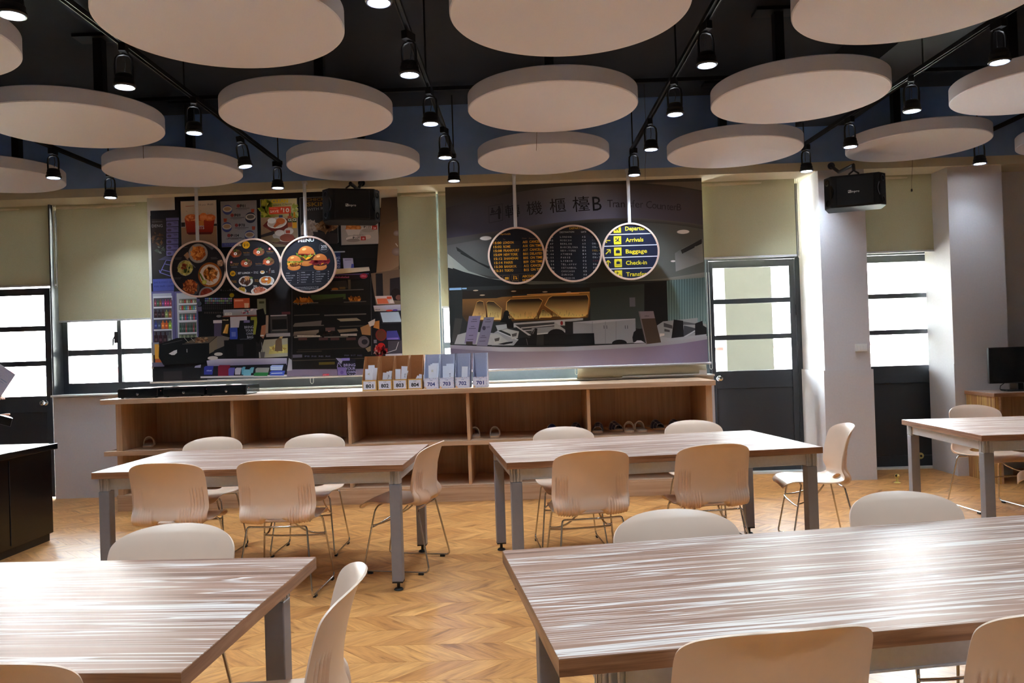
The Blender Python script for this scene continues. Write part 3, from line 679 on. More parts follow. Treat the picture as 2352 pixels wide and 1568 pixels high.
p.ell(440, 500, 15, 8, (200, 104, 48)); p.ell(482, 500, 14, 8, (196, 100, 46)); p.ell(468, 497, 9, 8, (206, 116, 58)); p.ell(455, 501, 12, 6, (188, 90, 40)); p.specks(461, 501, 34, 5, [(214, 128, 70), (180, 84, 36), (222, 140, 84)], 50, 5)
p.rect(457, 507, 469, 518, (208, 132, 60))
for i in range(4): p.rect(458+i*3, 508, 459+i*3, 517, (180, 90, 40))
p.text('BITS', 461, 522.5, 7.5, (200, 186, 178), wd=18, bold=.02); p.specks(466, 487, 40, 18, [(120, 90, 70)], 9, 1.5, 1)
frame(509, 463, 591, 566, ((112, 108, 112), (116, 112, 114), (146, 144, 148), (146, 144, 148)))
for (x, y, r, b, f) in ((523, 482, 11.5, (60, 68, 120), (150, 120, 96)), (522, 522, 11.5, (58, 66, 120), (158, 126, 96)), (576, 500, 12.5, (40, 44, 62), (92, 84, 80)), (574, 541, 12, (60, 68, 120), (150, 116, 90))):
    p.ell(x, y, r, r, b); p.ell(x, y-1.5, r*.95, r*.6, (172, 162, 152)); p.ell(x, y-2, r*.7, r*.38, f)
for (x, y) in ((518, 506), (581, 484), (583, 524)): p.poly([(x-4, y-4), (x+4, y-4), (x+3, y+4), (x-3, y+4)], (150, 64, 44))
for (tx, x, y, dx) in (('₱81', 558, 473, 548), ('₱89', 546, 494.5, 534), ('₱78', 556, 517.5, 544), ('₱104', 540, 541, 526.5)):
    p.ell(dx, y, 4, 4, (130, 56, 58)); p.text(tx, x, y, 6.2, (40, 38, 44), bold=.02); p.rect(x-16, y+5, x+16, y+6.4, (78, 74, 80)); p.rect(x-10, y+8, x+10, y+9, (96, 92, 96))
p.text('2pc. Chicken Nuggets', 544, 547.5, 3.2, (70, 66, 72), wd=48); p.rect(510, 557, 590, 566, (70, 74, 128)); p.text('SULIT BOX', 530, 561.5, 4.5, (110, 112, 150), wd=28)
frame(600, 458, 684, 564, ((110, 116, 26), (206, 198, 150), (150, 120, 84), (96, 80, 60)))
p.specks(612, 482, 11, 22, [(96, 112, 20), (150, 156, 40), (170, 170, 60)], 40, 9); p.poly([(600, 500), (684, 496), (684, 566), (600, 568)], [(150, 118, 84), (160, 138, 110), (92, 78, 60), (84, 70, 54)])
p.specks(676, 486, 8, 14, [(150, 160, 70), (196, 196, 130)], 30, 6)
p.text('CLEAN', 643, 462, 8, (206, 180, 40), wd=38, bold=.03); p.text('Signature Classic', 644, 470, 4.4, (60, 56, 30), wd=56, rot=.04)
p.rect(618, 475, 669, 491.5, (196, 64, 36)); p.text('SAVE', 631, 485.5, 5.4, (226, 190, 170), wd=20, bold=.02); p.text('P', 647.5, 480.5, 5, (226, 200, 184), bold=.02); p.text('10', 658, 483, 9, (232, 208, 192), wd=14, bold=.02); squiggle(630, 478.5, 2.6, (220, 120, 96), 18)
p.poly([(604, 519), (622, 500), (668, 503), (660, 528), (626, 532)], (96, 36, 28)); p.ell(637, 512, 23, 12.5, (206, 198, 192), .12); p.ell(637, 511, 21, 10.5, (180, 166, 152), .12); p.ell(625, 507, 10, 6.5, (222, 214, 206)); p.ell(645, 508, 10.5, 7.5, (178, 92, 44)); p.poly([(637, 508), (628, 521), (632, 523), (646, 514)], (160, 76, 36)); p.rect(641, 494, 650, 500, (50, 58, 80))
p.rect(661.5, 496, 671, 521, (150, 72, 40)); p.rect(664, 489, 668.5, 497, (130, 56, 34)); p.rect(672, 499, 682, 524, (196, 140, 30)); p.rect(674.5, 487, 679, 500, (176, 120, 24)); p.rect(661.5, 502, 671, 511, (56, 60, 40)); p.rect(672, 500, 682, 511, (66, 74, 36))
p.text('C2', 666, 505, 5, (214, 214, 196), wd=8, bold=.02); p.text('C2', 677, 504.5, 5, (214, 214, 196), wd=8, bold=.02)
p.poly([(600, 540), (630, 530), (632, 538), (600, 546)], (52, 44, 40)); p.poly([(626, 558), (640, 535), (684, 548), (676, 566)], (70, 40, 34)); p.ell(650, 545, 24, 10, (150, 140, 132), -.2); p.ell(643, 535, 11, 7, (186, 176, 168)); p.ell(664, 531, 11, 8, (176, 166, 158)); p.ell(660, 546, 17, 9, (110, 54, 38)); p.rect(657, 529, 667, 536, (150, 60, 40)); p.ell(634, 552, 10, 5, (110, 90, 60)); p.text('1-pc', 614, 522, 6, (110, 64, 48), wd=15)
frame(691, 454, 776, 558, ((40, 36, 34), (30, 28, 28), (34, 32, 30), (30, 28, 28)), (14, 14, 15))
p.text('CHICKEN', 734, 458, 6, (120, 88, 36), wd=62, bold=.02); p.text('SKIN', 728, 469, 8.5, (124, 92, 36), wd=46, bold=.03); p.text('WITH RICE', 732, 479.5, 6, (120, 118, 118), wd=54, rot=.06)
p.ell(711, 524, 20, 19, (132, 116, 102)); p.poly([(692, 524), (730, 524), (731, 540), (692, 540)], (128, 112, 100)); p.specks(711, 520, 17, 14, [(146, 130, 116), (118, 102, 90)], 24, 4)
p.poly([(719, 532), (776, 536), (776, 560), (726, 560)], (50, 42, 40)); p.ell(752, 520, 24, 12, (112, 78, 50)); p.specks(750, 519, 24, 11, [(136, 96, 62), (88, 58, 38), (110, 76, 48), (150, 120, 90)], 60, 7)
frame(784, 486, 869, 561, ((150, 142, 136), (160, 152, 146), (172, 164, 158), (150, 144, 140)))
for (x, y, r) in ((804, 521, 9), (815, 516, 8), (823, 523, 7), (812, 527, 8), (800, 526, 6)): p.ell(x, y, r, r*.85, (206, 142, 80), 0, 16, (164, 92, 40))
p.poly([(794, 527), (830, 527), (824, 540), (800, 541)], (186, 178, 172)); p.ell(846, 526, 16, 7, (186, 176, 168)); p.ell(846, 529, 15, 5, (150, 140, 132)); p.ell(813, 548, 18, 6, (196, 188, 182)); p.ell(845, 544, 8, 5, (196, 178, 168)); p.ell(812, 552, 16, 4, (130, 122, 116))
p.text('SPECIAL SET A', 846, 515.5, 2.6, (90, 84, 84), wd=22); p.text('₱105', 844, 521.5, 4.6, (60, 54, 54), wd=17, bold=.02); p.rect(855, 517.5, 866.5, 527.5, (160, 46, 42)); p.text('34', 861, 524, 4.4, (226, 200, 196), bold=.02); p.text('SPECIAL SET B', 823, 540, 2.6, (90, 84, 84), wd=24); p.text('₱105', 819, 546, 4.6, (60, 54, 54), wd=17, bold=.02); p.rect(829, 543, 840.5, 552, (160, 46, 42)); p.text('10', 835, 548, 4.4, (226, 200, 196), bold=.02)
# right-hand side of the shop
p.poly([(876, 455), (915, 452), (917, 640), (866, 640)], [(60, 46, 36), (52, 42, 34), (136, 112, 88), (140, 112, 84)]); p.poly([(872, 520), (915, 505), (917, 610), (864, 640)], [(92, 70, 48), (104, 80, 58), (150, 124, 100), (140, 112, 86)])
for (x, y, r) in ((912, 536, 8), (912, 578, 12)): p.ell(x, y, r, r*.8, (150, 136, 132), 0, 18, (120, 104, 98))
p.line(909, 559, 914, 566, 2, (190, 180, 170)); p.rect(767, 577, 793, 580, (150, 150, 156)); p.rect(764, 580, 783, 618, (40, 46, 78))
for i, tx in enumerate(('BRING', 'YOUR', 'OWN', 'BAG')): p.text(tx, 782.5-(14, 12.5, 11, 10)[i], 592.5+i*6.6, 4.6, (150, 152, 172), wd=(26, 22, 20, 18)[i], bold=.01)
p.text('TODAY!', 772, 616, 2.6, (110, 112, 132), wd=16)
p.poly([(788, 593), (811, 593), (814, 618), (790, 619)], (150, 146, 170)); p.poly([(808, 606), (813, 606), (814, 618), (806, 618)], (74, 82, 150)); p.rect(792, 596, 808, 598, (110, 106, 130)); p.poly([(852, 628), (920, 618), (922, 700), (864, 700)], (112, 92, 76)); p.rect(864, 628, 880, 690, (40, 36, 38)); p.poly([(896, 640), (922, 636), (922, 690), (896, 690)], (44, 38, 40)); p.ell(910, 676, 12, 14, (36, 28, 28)); p.ell(916, 683, 7, 6, (110, 72, 62))
p.poly([(770, 618), (848, 613), (850, 622), (770, 630)], [(206, 176, 130), (196, 188, 170), (206, 198, 184), (214, 186, 136)]); p.rect(770, 629, 848, 632, (90, 70, 110)); p.rect(768, 631, 852, 642, (30, 22, 26)); squiggle(786, 637, 5, (150, 70, 96), 34); p.ell(836, 634, 9, 6, (150, 44, 56)); squiggle(836, 634, 3.2, (206, 120, 130), 11)
# glass food display
p.rect(668, 642, 853, 848, (20, 19, 19)); p.poly([(672, 668), (850, 640), (851, 700), (672, 700)], (28, 26, 24)); p.rect(800, 642, 806, 664, (80, 70, 56)); p.poly([(720, 648), (796, 644), (800, 662), (730, 664)], (50, 46, 42))
p.rect(715, 676, 795, 688, ((44, 64, 36), (60, 84, 44), (70, 78, 40), (40, 48, 28))); p.poly([(735, 688), (790, 682), (786, 692), (732, 693)], (30, 32, 22))
p.specks(698, 691, 19, 3.5, [(180, 110, 40), (150, 84, 28)], 30, 6); p.ell(697, 688, 8, 4, (176, 108, 44)); p.specks(817, 687, 15, 4, [(190, 120, 50), (160, 92, 34), (120, 70, 30)], 40, 5); p.ell(770, 664, 8, 3, (150, 90, 36)); p.rect(780, 659, 794, 664, (96, 74, 46))
for (x0, y0, x1, y1, c) in ((676, 695, 732, 697, 90), (790, 692, 842, 694, 84), (760, 665, 836, 667, 96), (676, 722, 735, 724, 70), (745, 721, 842, 724, 90), (674, 747, 745, 749, 96), (780, 748, 840, 750, 70), (676, 772, 740, 775, 110), (745, 772, 800, 775, 100), (684, 800, 845, 802, 44), (682, 806, 740, 808, 56), (672, 824, 853, 826, 60)): p.rect(x0, y0, x1, y1, (c, c-6, c-14))
p.poly([(774, 732), (820, 730), (830, 736), (783, 738)], (140, 130, 106)); p.poly([(678, 742), (740, 736), (738, 746), (674, 748)], (92, 84, 78)); p.poly([(676, 762), (733, 757), (733, 769), (674, 772)], ((110, 96, 82), (126, 112, 98), (96, 84, 74), (70, 62, 56))); p.poly([(775, 757), (820, 754), (823, 760), (780, 764)], (120, 104, 84)); p.ell(757, 757, 5, 5, (170, 110, 84)); p.rect(748, 752, 770, 760, (90, 70, 66)); p.specks(750, 766, 22, 3.5, [(20, 16, 14), (36, 28, 24)], 24, 5)
for k in range(16): p.rect(684+k*3.3, 770, 686.4+k*3.3, 773, (190, 180, 160))
for k in range(14): p.rect(783+k*2.7, 767-k*.1, 785+k*2.7, 771, (190, 184, 172))
for (a, b) in ((686, 706), (733, 754), (760, 780), (796, 818)): p.rect(a, 775, b, 781, (72, 46, 44))
p.poly([(828, 752), (852, 742), (852, 770), (832, 768)], (150, 110, 70)); p.poly([(840, 800), (852, 794), (852, 806), (846, 808)], (130, 112, 84)); p.ell(836, 785, 13, 13.5, (96, 88, 92)); p.text('SAVE ₱10', 836, 775, 3, (60, 50, 56), wd=16); p.ell(838, 785, 7, 6, (40, 38, 42))
for i, tx in enumerate(('₱98', '₱168', '₱480', '₱640')): p.text(tx, 706+i*16, 818, 3.4, (84, 84, 110), wd=11)
for i, tx in enumerate(('₱88', '₱177', '₱452')): p.text(tx, 797+i*15, 816, 3.4, (80, 80, 106), wd=11)
p.rect(673, 814, 695, 821, (84, 82, 96)); p.rect(733, 831, 770, 837, (74, 66, 26)); p.line(671.5, 660, 671.5, 848, 1.6, (56, 54, 56)); p.line(852.5, 636, 854, 815, 1.2, (70, 70, 72)); p.poly([(660, 848), (930, 846), (930, 862), (660, 864)], (104, 96, 118)); p.poly([(664, 822), (671, 826), (672, 850), (660, 852)], (150, 148, 156)); p.rect(742, 858, 757, 863, (150, 40, 60)); p.text("SAVE '19", 749.5, 860.5, 2.6, (220, 160, 170), wd=13)
p.poly([(772, 822), (817, 824), (818, 864), (776, 864)], (30, 30, 42)); p.poly([(772, 822), (790, 823), (784, 836)], (140, 138, 170)); p.rect(785, 822, 804, 828, (128, 118, 186)); p.poly([(775, 843), (795, 843), (798, 864), (777, 864)], (104, 92, 150)); p.line(775, 843, 778, 832, 1.2, (150, 140, 190)); p.line(778, 832, 785, 842, 1.2, (150, 140, 190)); p.ell(786, 855, 4, 4, (80, 68, 128))
for i, tx in enumerate(('BRING', 'YOUR', 'OWN', 'BAG')): p.text(tx, (803.5, 805.5, 808.5, 811)[i], 838+i*8, 6, (140, 136, 180), wd=(27, 23, 20, 17)[i], bold=.015)
# till side at the right
p.rect(856, 700, 926, 830, (24, 23, 27)); p.poly([(862, 680), (900, 679), (907, 697), (867, 699)], (200, 176, 170)); p.poly([(866, 686), (888, 685), (894, 697), (868, 698)], (206, 104, 70)); p.rect(889, 681, 900, 687, (206, 90, 60)); p.ell(900, 692, 5, 4, (222, 200, 190)); p.poly([(858, 702), (922, 699), (922, 713), (861, 715)], ((190, 186, 196), (186, 182, 192), (150, 140, 170), (170, 160, 140))); p.ell(895, 713, 8, 2, (190, 60, 50)); p.ell(908, 712, 6, 2, (96, 70, 150)); squiggle(868, 711, 2.6, (90, 84, 100), 12)
p.poly([(870, 716), (922, 714), (926, 742), (878, 744)], (40, 40, 46)); p.poly([(874, 717.5), (916, 716), (923, 739), (880, 740)], (170, 186, 200)); p.poly([(846, 740), (862, 732), (862, 746), (850, 750)], (190, 184, 176)); p.poly([(862, 738), (872, 736), (872, 756), (858, 752)], (176, 116, 60))
p.ell(876, 769, 13, 14, (110, 40, 34), 0, 24); p.ell(876, 769, 10, 11, (92, 50, 34)); p.poly([(889, 760), (912, 759), (920, 780), (888, 780)], (60, 60, 130)); p.poly([(890, 776), (916, 775), (916, 779), (890, 780)], (110, 96, 170)); p.ell(876, 795, 9, 8, (176, 32, 28)); p.specks(874, 806, 13, 10, [(120, 20, 24), (150, 30, 30), (70, 16, 22), (180, 130, 120)], 36, 6); p.rect(892, 782, 926, 812, (58, 56, 64)); p.line(888, 810, 910, 803, 1.2, (170, 170, 176)); p.line(910, 803, 916, 785, 1.2, (170, 170, 176)); p.rect(886, 812, 926, 822, (170, 168, 174)); p.rect(859, 780, 866, 788, (110, 108, 116))
# fryer, tills, worktop, boxes under it
p.poly([(367, 790), (408, 776), (500, 772), (502, 790), (484, 832), (377, 838), (366, 820)], (16, 16, 17)); p.poly([(425, 788), (455, 774), (499, 772), (482, 787)], (86, 76, 62)); p.specks(464, 781, 18, 5, [(130, 92, 60), (96, 64, 42), (150, 120, 90)], 40, 4); p.poly([(482, 788), (500, 773), (502, 802), (482, 812)], (110, 98, 80)); p.line(425, 776, 434, 786, .8, (170, 160, 150)); p.line(440, 776, 448, 784, .8, (170, 160, 150)); p.line(375, 791, 420, 781, 1.2, (60, 58, 58)); p.line(420, 790, 480, 787, 1.4, (70, 66, 62)); p.poly([(389, 812), (401, 805), (408, 803), (408, 810), (402, 815), (396, 815)], (190, 188, 190)); p.rect(430, 801, 431.5, 809, (150, 150, 150))
p.poly([(500, 768), (530, 775), (520, 790), (500, 810)], (104, 96, 88)); p.rect(352, 845, 478, 880, (24, 23, 26)); p.rect(377, 852, 420, 880, (40, 38, 40)); p.poly([(450, 840), (463, 837), (462, 844), (448, 844)], (150, 150, 176))
p.poly([(493, 737), (511, 734), (512, 772), (493, 772)], (70, 62, 84)); p.rect(491, 735, 511, 742, (190, 184, 186)); p.ell(504, 726, 6, 3, (110, 108, 106)); p.poly([(476, 835), (494, 804), (515, 795), (660, 795), (660, 825), (476, 836)], (26, 25, 27))
p.poly([(476, 828), (500, 824), (660, 822), (660, 838), (478, 841)], ((170, 168, 184), (186, 184, 196), (160, 156, 176), (120, 116, 150))); p.ell(490, 822, 12, 4.5, (190, 184, 178)); p.ell(503, 813, 10, 4, (186, 180, 172)); p.poly([(608, 780), (662, 776), (662, 818), (596, 822)], (150, 146, 128)); p.poly([(622, 795), (662, 790), (662, 810), (618, 813)], (170, 160, 96)); p.specks(640, 800, 18, 8, [(150, 120, 60), (196, 186, 110)], 20, 4); p.poly([(634, 782), (644, 773), (650, 770), (648, 780), (650, 806), (632, 806)], (96, 78, 60)); p.poly([(642, 776), (652, 764), (654, 768), (648, 778)], (176, 150, 96)); p.rect(596, 808, 610, 820, (150, 150, 146))
p.rect(463, 838, 660, 864, (26, 26, 34)); p.poly([(462, 864), (660, 860), (660, 865), (462, 868)], (180, 178, 180))
for (x0, y0, x1, y1, c) in ((470, 840, 492, 860, (50, 56, 140)), (502, 838, 530, 863, (110, 30, 50)), (526, 844, 541, 862, (80, 80, 160)), (541, 844, 556, 860, (170, 166, 180)), (556, 842, 565, 860, (90, 150, 176)), (560, 848, 580, 862, (110, 170, 190)), (575, 843, 585, 856, (100, 160, 180)), (588, 844, 620, 856, (130, 132, 132)), (584, 855, 618, 863, (40, 110, 60)), (622, 838, 652, 850, (150, 170, 214)), (621, 851, 656, 862, (60, 80, 170))): p.poly([(x0, y0+3), (x0+4, y0), (x1, y0), (x1-3, y1), (x0, y1)], c)
for y in (843, 847, 856): p.rect(624, y, 650, y+1.4, (200, 210, 230))
squiggle(482, 851, 4, (150, 156, 210), 12)
p.rect(514, 710, 593, 725, ((150, 160, 176), (176, 176, 186), (150, 140, 150), (140, 140, 130))); p.rect(512, 724, 593, 727, (120, 70, 60)); p.rect(518, 718, 534, 724, (200, 198, 196)); p.text('50% OFF', 526, 721, 2.6, (60, 60, 70), wd=13); p.specks(570, 716, 22, 5, [(206, 200, 206), (96, 130, 150), (150, 70, 90)], 14, 4); p.rect(538, 685, 575, 707, (196, 92, 62)); p.rect(540, 688, 560, 692, (226, 150, 120)); p.poly([(562, 696), (573, 696), (572, 707), (563, 707)], (226, 180, 150)); p.rect(592, 686, 612, 722, (110, 116, 96)); p.rect(596, 692, 608, 697, (60, 66, 50))
p.poly([(512, 730), (529, 729), (527, 769), (509, 769)], (24, 20, 18)); squiggle(519.5, 735, 3, (206, 196, 150), 14); p.poly([(513, 765), (520, 745), (527, 744), (524, 766)], (190, 140, 60)); p.line(515, 765, 523, 746, 2.4, (220, 176, 100)); p.rect(530, 727, 569, 752, (186, 182, 190)); p.rect(529, 752, 547, 779, (50, 70, 160)); p.rect(533, 762, 543, 773, (96, 110, 180)); p.poly([(577, 728), (592, 727), (592, 768), (577, 768)], (130, 134, 50))
p.poly([(552, 736), (585, 735), (581, 784), (546, 782)], (24, 26, 30)); p.rect(561, 735, 575, 741, (110, 104, 150))
for i, tx in enumerate(('BRING', 'YOUR', 'OWN', 'BAG')): p.text(tx, (573, 574, 575, 576)[i], 751+i*7.6, 5.4, (150, 152, 168), wd=(21, 18, 16, 14)[i], bold=.01)
p.text('WEDNESDAY', 566, 779, 3.2, (100, 104, 116), wd=28)
p.poly([(590, 712), (606, 708), (612, 730), (612, 748), (600, 770), (596, 790), (586, 780), (592, 740)], (14, 14, 16)); p.poly([(602, 748), (613, 745), (612, 765), (606, 778), (599, 772)], (150, 100, 76)); p.rect(599, 769, 607, 772, (206, 200, 196)); p.poly([(612, 724), (618, 724), (617, 765), (611, 765)], (140, 124, 110))
p.rect(622, 723, 660, 726, (150, 146, 148)); p.rect(622, 727, 662, 764, (58, 56, 56)); p.rect(626, 733, 660, 756, (22, 21, 22)); p.rect(626, 757, 662, 759, (110, 104, 96)); p.rect(612, 765, 668, 773, (140, 136, 138)); p.rect(622, 690, 660, 722, (32, 30, 34)); p.rect(648, 716, 668, 722, (90, 50, 56))
p.rect(516, 780, 590, 822, (18, 18, 20)); p.rect(545, 790, 560, 818, (36, 36, 40)); p.line(602, 786, 604, 812, 1.6, (110, 108, 108)); p.poly([(598, 808), (610, 808), (608, 822), (600, 822)], (84, 82, 82))
p.build('print', A, loc=A.location)
# ------------------------------------------------------------------ airport poster
B = banner('airport_poster', 'wall-size photo poster of a dim airport transfer counter with Chinese lettering', -.752, 1.84, 1.2, YA, -.76, 1.872)
p = Print(YA, 1.85, 2e-5); p.rect_clip(-.752, 1.84, 1.2, 3.06)
b1 = lambda X, Y: (1020+X/7.127, 420+Y/7.127)
b2 = lambda X, Y: (1320+X/7.128, 420+Y/7.128)
b3 = lambda X, Y: (1010+X/6.534, 640+Y/6.534)
b4 = lambda X, Y: (1310+X/6.532, 640+Y/6.532)
p.rect(1010, 400, 1645, 850, (48, 46, 44))
N = 24
def band(top, bot, ct, cb, rowsn=4):
    """vertical-gradient strip between two polylines of equal length; ct, cb colours per column"""
    p.k += 1; save = p.k
    for r in range(rowsn):
        for i in range(len(top)-1):
            def P_(j, f): return (top[j][0]+(bot[j][0]-top[j][0])*f, top[j][1]+(bot[j][1]-top[j][1])*f)
            def C_(j, f): return tuple(ct[j][k]+(cb[j][k]-ct[j][k])*f for k in range(3))
            f0, f1 = r/rowsn, (r+1)/rowsn; p.k = save
            q4 = [P_(i, f0), P_(i+1, f0), P_(i+1, f1), P_(i, f1)]; cc = [C_(i, f0), C_(i+1, f0), C_(i+1, f1), C_(i, f1)]
            p.raw([p.q(*a) for a in q4], [p.col(c) for c in cc], False)
xs = [1020, 1090, 1160, 1230, 1290, 1350, 1410, 1470, 1530, 1580, 1635]
topf = [478, 460, 446, 434, 428, 424, 423, 424, 428, 434, 444]
botf = [548, 538, 528, 517, 510, 504, 501, 501, 506, 511, 520]
ct = [(44, 40, 40), (48, 44, 44), (56, 52, 52), (66, 64, 66), (84, 84, 88), (96, 94, 96), (70, 64, 62), (56, 50, 48), (54, 48, 48), (56, 50, 50), (54, 48, 48)]
cb = [(44, 40, 48), (50, 46, 56), (60, 56, 66), (74, 72, 84), (96, 98, 118), (110, 110, 132), (90, 88, 104), (72, 66, 76), (66, 60, 68), (62, 56, 62), (58, 52, 56)]
p.poly([(1015, 430), (1180, 424), (1140, 448), (1060, 462), (1015, 482)], [(60, 54, 48)]*2+[(50, 46, 42)]*3)
p.poly([(1480, 420), (1640, 415), (1640, 442), (1560, 428)], (82, 74, 66))
band(list(zip(xs, topf)), list(zip(xs, botf)), ct, cb)
mid = [565, 552, 540, 528, 519, 512, 509, 510, 514, 520, 530]
band(list(zip(xs, botf)), list(zip(xs, mid)), [(58, 54, 52), (62, 58, 56), (72, 66, 64), (84, 76, 70), (88, 80, 74), (84, 78, 72), (80, 74, 70), (78, 72, 68), (76, 72, 68), (72, 68, 64), (64, 60, 56)], [(54, 52, 50)]*11, 2)
low = [612, 628, 640, 646, 650, 652, 652, 648, 644, 640, 634]
band(list(zip(xs, mid)), list(zip(xs, low)), [(62, 60, 58), (66, 64, 62), (60, 58, 56), (48, 47, 46), (44, 43, 42), (44, 43, 42), (52, 51, 50), (66, 66, 64), (72, 72, 68), (70, 70, 66), (66, 66, 62)], [(70, 70, 66), (66, 68, 64), (50, 52, 50), (40, 41, 40), (38, 39, 38), (40, 41, 40), (52, 54, 52), (74, 78, 74), (84, 88, 84), (82, 86, 82), (76, 78, 74)], 4)
# dropped ceiling edge, slots
p.poly([b1(60, 1160), b1(400, 1440), b1(760, 1568), b1(1300, 1600), b1(2100, 1620), (1320, 650), (1150, 655), b1(60, 1390)], [(120, 120, 112), (100, 102, 96), (110, 112, 104), (84, 86, 82), (70, 72, 68), (86, 88, 82), (96, 98, 90), (126, 126, 116)])
p.poly([b1(195, 1045), b1(240, 1070), b1(560, 1290), b1(760, 1375), b1(740, 1390), b1(520, 1290), b1(215, 1110)], (26, 26, 24)); p.line(*b1(270, 1150), *b1(740, 1400), 2, (20, 20, 19))
p.poly([(1310, 650), (1420, 648), (1520, 640), (1640, 622), (1640, 634), (1480, 655), (1400, 660), (1310, 662)], [(84, 86, 80), (92, 94, 88), (104, 106, 98), (110, 110, 104), (96, 98, 92), (86, 88, 82), (78, 80, 74), (74, 76, 70)])
p.poly([(1040, 615), (1150, 655), (1320, 662), (1410, 661), (1480, 656), (1640, 634), (1640, 650), (1480, 664), (1300, 672), (1040, 665)], (26, 26, 26))
p.poly([b1(66, 1385), b1(380, 1470), b1(760, 1568), (1320, 668), (1320, 700), (1035, 700)], (22, 22, 22))
for (q_, rx, ry) in ((b1(682, 905), 13, 4.6), (b2(1775, 800), 14, 4.6), (b2(1612, 1280), 5.5, 2)): p.ell(*q_, rx+1.5, ry+1, (90, 88, 84)); p.ell(*q_, rx, ry, (176, 172, 168))
p.poly([b2(1640, 1150), b2(1740, 1085), b2(2085, 915), b2(2110, 1290), b2(1655, 1450)], [(96, 98, 96), (84, 86, 84), (104, 104, 100), (104, 106, 104), (116, 118, 116)]); p.poly([b2(1735, 1100), b2(2080, 915), b2(2085, 975), b2(1760, 1160)], (34, 33, 32)); p.line(*b2(1800, 1130), *b2(1960, 1050), 2.2, (26, 26, 26)); p.line(*b2(1985, 1030), *b2(2080, 985), 2.2, (26, 26, 26))
# lettering
Bk = (26, 24, 25)
for t_, X, Y, h in (('轉', 1120, 460, 36), ('機', 1478, 410, 38), ('櫃', 1860, 370, 39)): p.text(t_, *b1(X, Y+8), h*.62, Bk, wd=h*.94, rot=.06)
p.text('檯', *b2(105, 355), 26, (22, 20, 22), wd=39, rot=.04); p.text('B', *b2(365, 338), 32, (22, 20, 22), wd=20.5, rot=.03)
for ch, X, Y, h, wd_ in (('T', 578, 336, 16.5, 12.5), ('r', 650, 337, 16.5, 6.5), ('a', 706, 338, 16.5, 10), ('n', 788, 340, 16.5, 9.5), ('s', 905, 342, 16.5, 8.5), ('f', 962, 342, 16.5, 6), ('e', 1025, 345, 16.5, 10), ('r', 1098, 346, 16.5, 6), ('C', 1215, 355, 16.5, 13), ('o', 1305, 362, 16, 10.5), ('u', 1382, 370, 16, 9.5), ('n', 1458, 378, 16, 9.5), ('t', 1530, 384, 16, 5.5), ('e', 1582, 388, 16, 9.5), ('r', 1645, 392, 16, 6), ('B', 1708, 397, 15, 10.5)): p.text(ch, *b2(X, Y), h, (38, 32, 36), wd=wd_, rot=-.06 if X > 1100 else -.01)
for a, b in (((728, 385), (955, 340)), ((955, 340), (960, 610)), ((960, 610), (740, 655)), ((740, 655), (728, 385))): p.line(*b1(*a), *b1(*b), 1.0, (36, 34, 36))
p.ell(*b1(790, 422), 2.2, 2.4, Bk); p.ell(*b1(900, 396), 2.4, 2.6, Bk); p.poly([b1(765, 495), b1(775, 440), b1(805, 440), b1(820, 490)], Bk); p.poly([b1(750, 512), b1(935, 480), b1(935, 497), b1(750, 530)], Bk); p.poly([b1(885, 415), b1(925, 412), b1(932, 495), b1(918, 500), b1(918, 590), b1(888, 594), b1(880, 500)], Bk); p.line(*b1(885, 425), *b1(845, 480), 2, Bk); p.line(*b1(808, 450), *b1(840, 485), 2, Bk)
# back wall, glowing panels
p.poly([(1034, 660), (1640, 640), (1640, 800), (1034, 800)], (34, 36, 35)); p.poly([b4(300, 140), b4(1110, 80), b4(1110, 760), b4(300, 640)], [(40, 46, 44), (46, 52, 50), (56, 62, 60), (50, 56, 54)]); p.poly([b4(1110, 70), b4(1445, 30), b4(1465, 700), b4(1110, 700)], (24, 24, 25)); p.poly([b4(1445, 30), b4(2035, -20), b4(2040, 700), b4(1465, 640)], [(84, 106, 106), (70, 84, 84), (104, 122, 122), (92, 116, 114)])
for i in range(15):
    X = 1470+i*39; p.poly([b4(X, 22-i*3), b4(X+15, 20-i*3), b4(X+18, 640), b4(X+3, 640)], [(56, 72, 72), (56, 72, 72), (72, 90, 90), (72, 90, 90)])
p.rect(1446, 683, 1459, 704, (84, 84, 92)); p.poly([b3(340, 300), b3(1100, 265), b3(2091, 200), b4(290, 195), b4(300, 380), b4(265, 580), b3(2091, 600), b3(1000, 640), b3(400, 640), b3(340, 560)], [(96, 66, 34), (110, 76, 38), (130, 88, 42), (134, 90, 40), (110, 72, 32), (84, 56, 26), (70, 48, 26), (70, 48, 28), (60, 42, 26), (56, 40, 26)])
p.line(*b3(1090, 270), *b3(2091, 218), 2.2, (176, 128, 66)); p.line(*b3(1310, 238), *b4(290, 200), 1.6, (190, 140, 76)); p.poly([b3(340, 180), b3(2091, 130), b4(290, 130), b4(290, 190), b3(2091, 195), b3(1090, 240), b3(850, 290), b3(340, 305)], (30, 24, 20))
